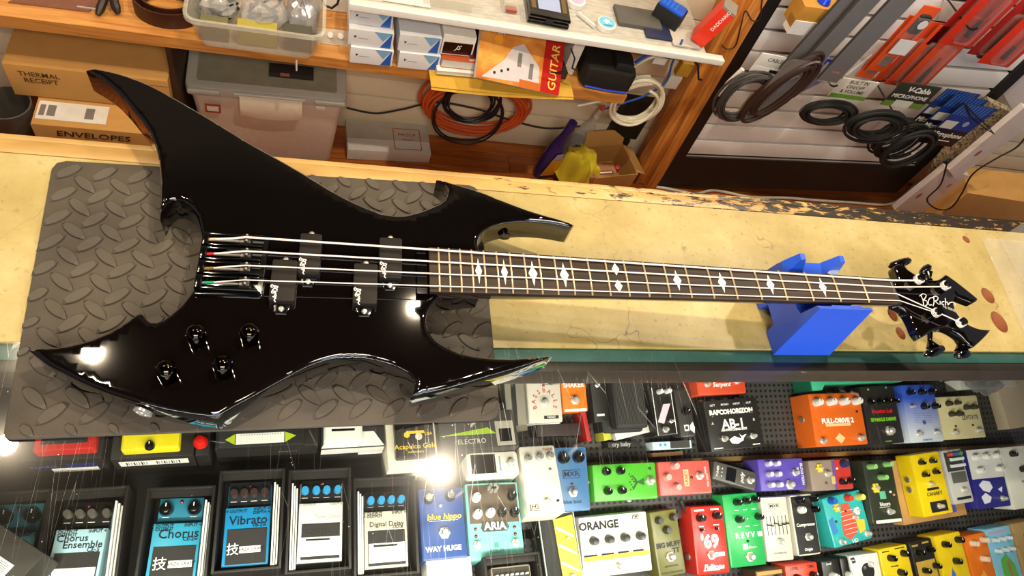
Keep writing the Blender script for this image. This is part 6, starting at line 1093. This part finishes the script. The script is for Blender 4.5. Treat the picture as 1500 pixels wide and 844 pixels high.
# patch cord with red plug between olive and red pedals
cpts = [atp(*p, T3[0] + T3[1] * q, T3[1]) for p, q in (((997, 733), .03), (1004, 750) and ((1004, 750), .028), ((1013, 765), .022), ((1019, 782), .016), ((1019, 796), .012))]
t = thing('patch_cord', 'thin dark patch cord with red plug beside the red pedal', 'cord', cpts[0]); MB().tube([p - cpts[0] for p in smooth_path(cpts)], .0022, 6).build('cord', mat('#2a2624', .4), t)
MB().cyl(Vector((0, 0, 0)), cpts[1] - cpts[0], .0042, .003, 10).build('sleeve', CHAR, t); MB().cyl(cpts[4] - cpts[0], atp(1016, 818, T3[0] + T3[1] * .012, T3[1]) - cpts[0], .005, .006, 10).build('plug', mat('#b83a24', .4), t)
# --- fourth step, at the lower picture edge
pedal('brown pedal with gilt edge at bottom picture edge', T4, (1106, 836), (1146, 831), (1124, 905), .045, '#4a3220', [('b', .05, .04, .95, .12, M_('#b88a3c')), ('k', .25, .2, .012, KB, .014), ('k', .75, .2, .012, KB, .014), ('k', .5, .5, .012, KB, .014)])
pedal('vermilion pedal with two black knobs at bottom edge', T4, (1149, 828), (1196, 823), (1170, 900), .045, '#cf3f24', [('t', .28, .09, 'LEVEL', .008, K), ('t', .78, .08, 'TIME', .008, K), ('k', .3, .28, .016, KB, .016), ('k', .8, .26, .016, KB, .016), ('f', .5, .8)])
pedal('black pedal with one big white knob', T4, (1202, 822), (1227, 818), (1224, 895), .045, '#1f1d1b', [('k', .5, .36, .022, KW, .014), ('t', .4, .08, 'level', .007, W)])
pedal('black pedal with white knob beside the face drawing pedal', T4, (1229, 817), (1241, 815), (1250, 890), .045, '#191715', [('k', .6, .36, .014, KW, .014)])
t, w_, l_ = pedal('white pedal with black round face drawing', T4, (1243, 815), (1285, 809), (1268, 886), .045, '#dedbd5', [('o', .55, .35, .0165, K), ('o', .45, .28, .004, W), ('k', .66, .22, .012, KW, .01), ('k', .5, .55, .012, KW, .01), ('p', [(.3, .3), (.4, .36), (.32, .44)], W), ('p', [(.02, .05), (.16, .03), (.2, .14), (.08, .16)], K), ('t', .1, .09, 'mix', .006, W)])
pedal('yellow pedal with three black knobs near bottom edge', T4, (1286, 805), (1327, 797), (1312, 880), .045, '#dfc01a', [('k', .32, .2, .0145, KB, .016), ('k', .80, .16, .0145, KB, .016), ('k', .55, .5, .0145, KB, .016), ('b', .1, .06, .35, .08, K), ('b', .55, .04, .9, .06, K), ('b', .3, .36, .55, .38, K), ('f', .5, .8)])
pedal('black and gold pedal with four black knobs', T4, (1331, 795), (1363, 788), (1364, 876), .045, '#242220', [('b', .08, .36, .92, .97, M_('#b8963a')), ('b', .08, .06, .35, .09, M_('#b8963a')), ('b', .55, .04, .85, .07, M_('#b8963a')), ('k', .28, .2, .013, KB, .016), ('k', .75, .18, .013, KB, .016), ('k', .35, .52, .013, KB, .016), ('k', .85, .48, .013, KB, .016), ('t', .4, .75, 'Us', .014, K), ('f', .7, .85)])
pedal('yellow pedal with three knobs and blue flame mark', T4, (1367, 786), (1405, 778), (1402, 872), .045, '#e0bf1a', [('k', .3, .16, .0145, KB, .016), ('k', .82, .13, .0145, KB, .016), ('k', .55, .46, .0145, KB, .016), ('p', [(.3, .68), (.38, .56), (.46, .68), (.38, .74)], M_('#3a68c8')), ('t', .5, .84, 'ODR', .018, M_('#6a5a10'))])
pedal('orange pedal with three clear knobs right of yellow pedals', T4, (1410, 786), (1442, 779), (1446, 872), .045, '#dc701c', [('k', .3, .14, .014, M_('#e8d0b8', .2), .016), ('k', .78, .12, .014, M_('#e8d0b8', .2), .016), ('k', .58, .42, .014, M_('#e8d0b8', .2), .016), ('p', [(.3, .7), (.5, .6), (.7, .85), (.4, .95)], M_('#e89a3c'))])
pedal('sky blue pedal with green hill painting', T4, (1442, 776), (1478, 769), (1482, 868), .045, '#7fbad8', [('p', [(.3, .5), (.55, .42), (.8, .6), (.85, .97), (.4, .97), (.28, .7)], M_('#5aa848')), ('p', [(.5, .52), (.62, .5), (.68, .75), (.55, .76)], M_('#d8a07a')), ('b', .1, .05, .8, .09, M_('#b89ac0'))] + [('k', .22 + .26 * (k % 3), .18 + .17 * (k // 3), .010, M_('#d8e0e8', .2), .014) for k in range(6)])
pedal('tan pedal at the right picture edge of front step', T4, (1481, 768), (1520, 760), (1521, 868), .045, '#a88a5c', [('k', .4, .2, .014, KB, .014), ('f', .5, .6)])
finish_texts()
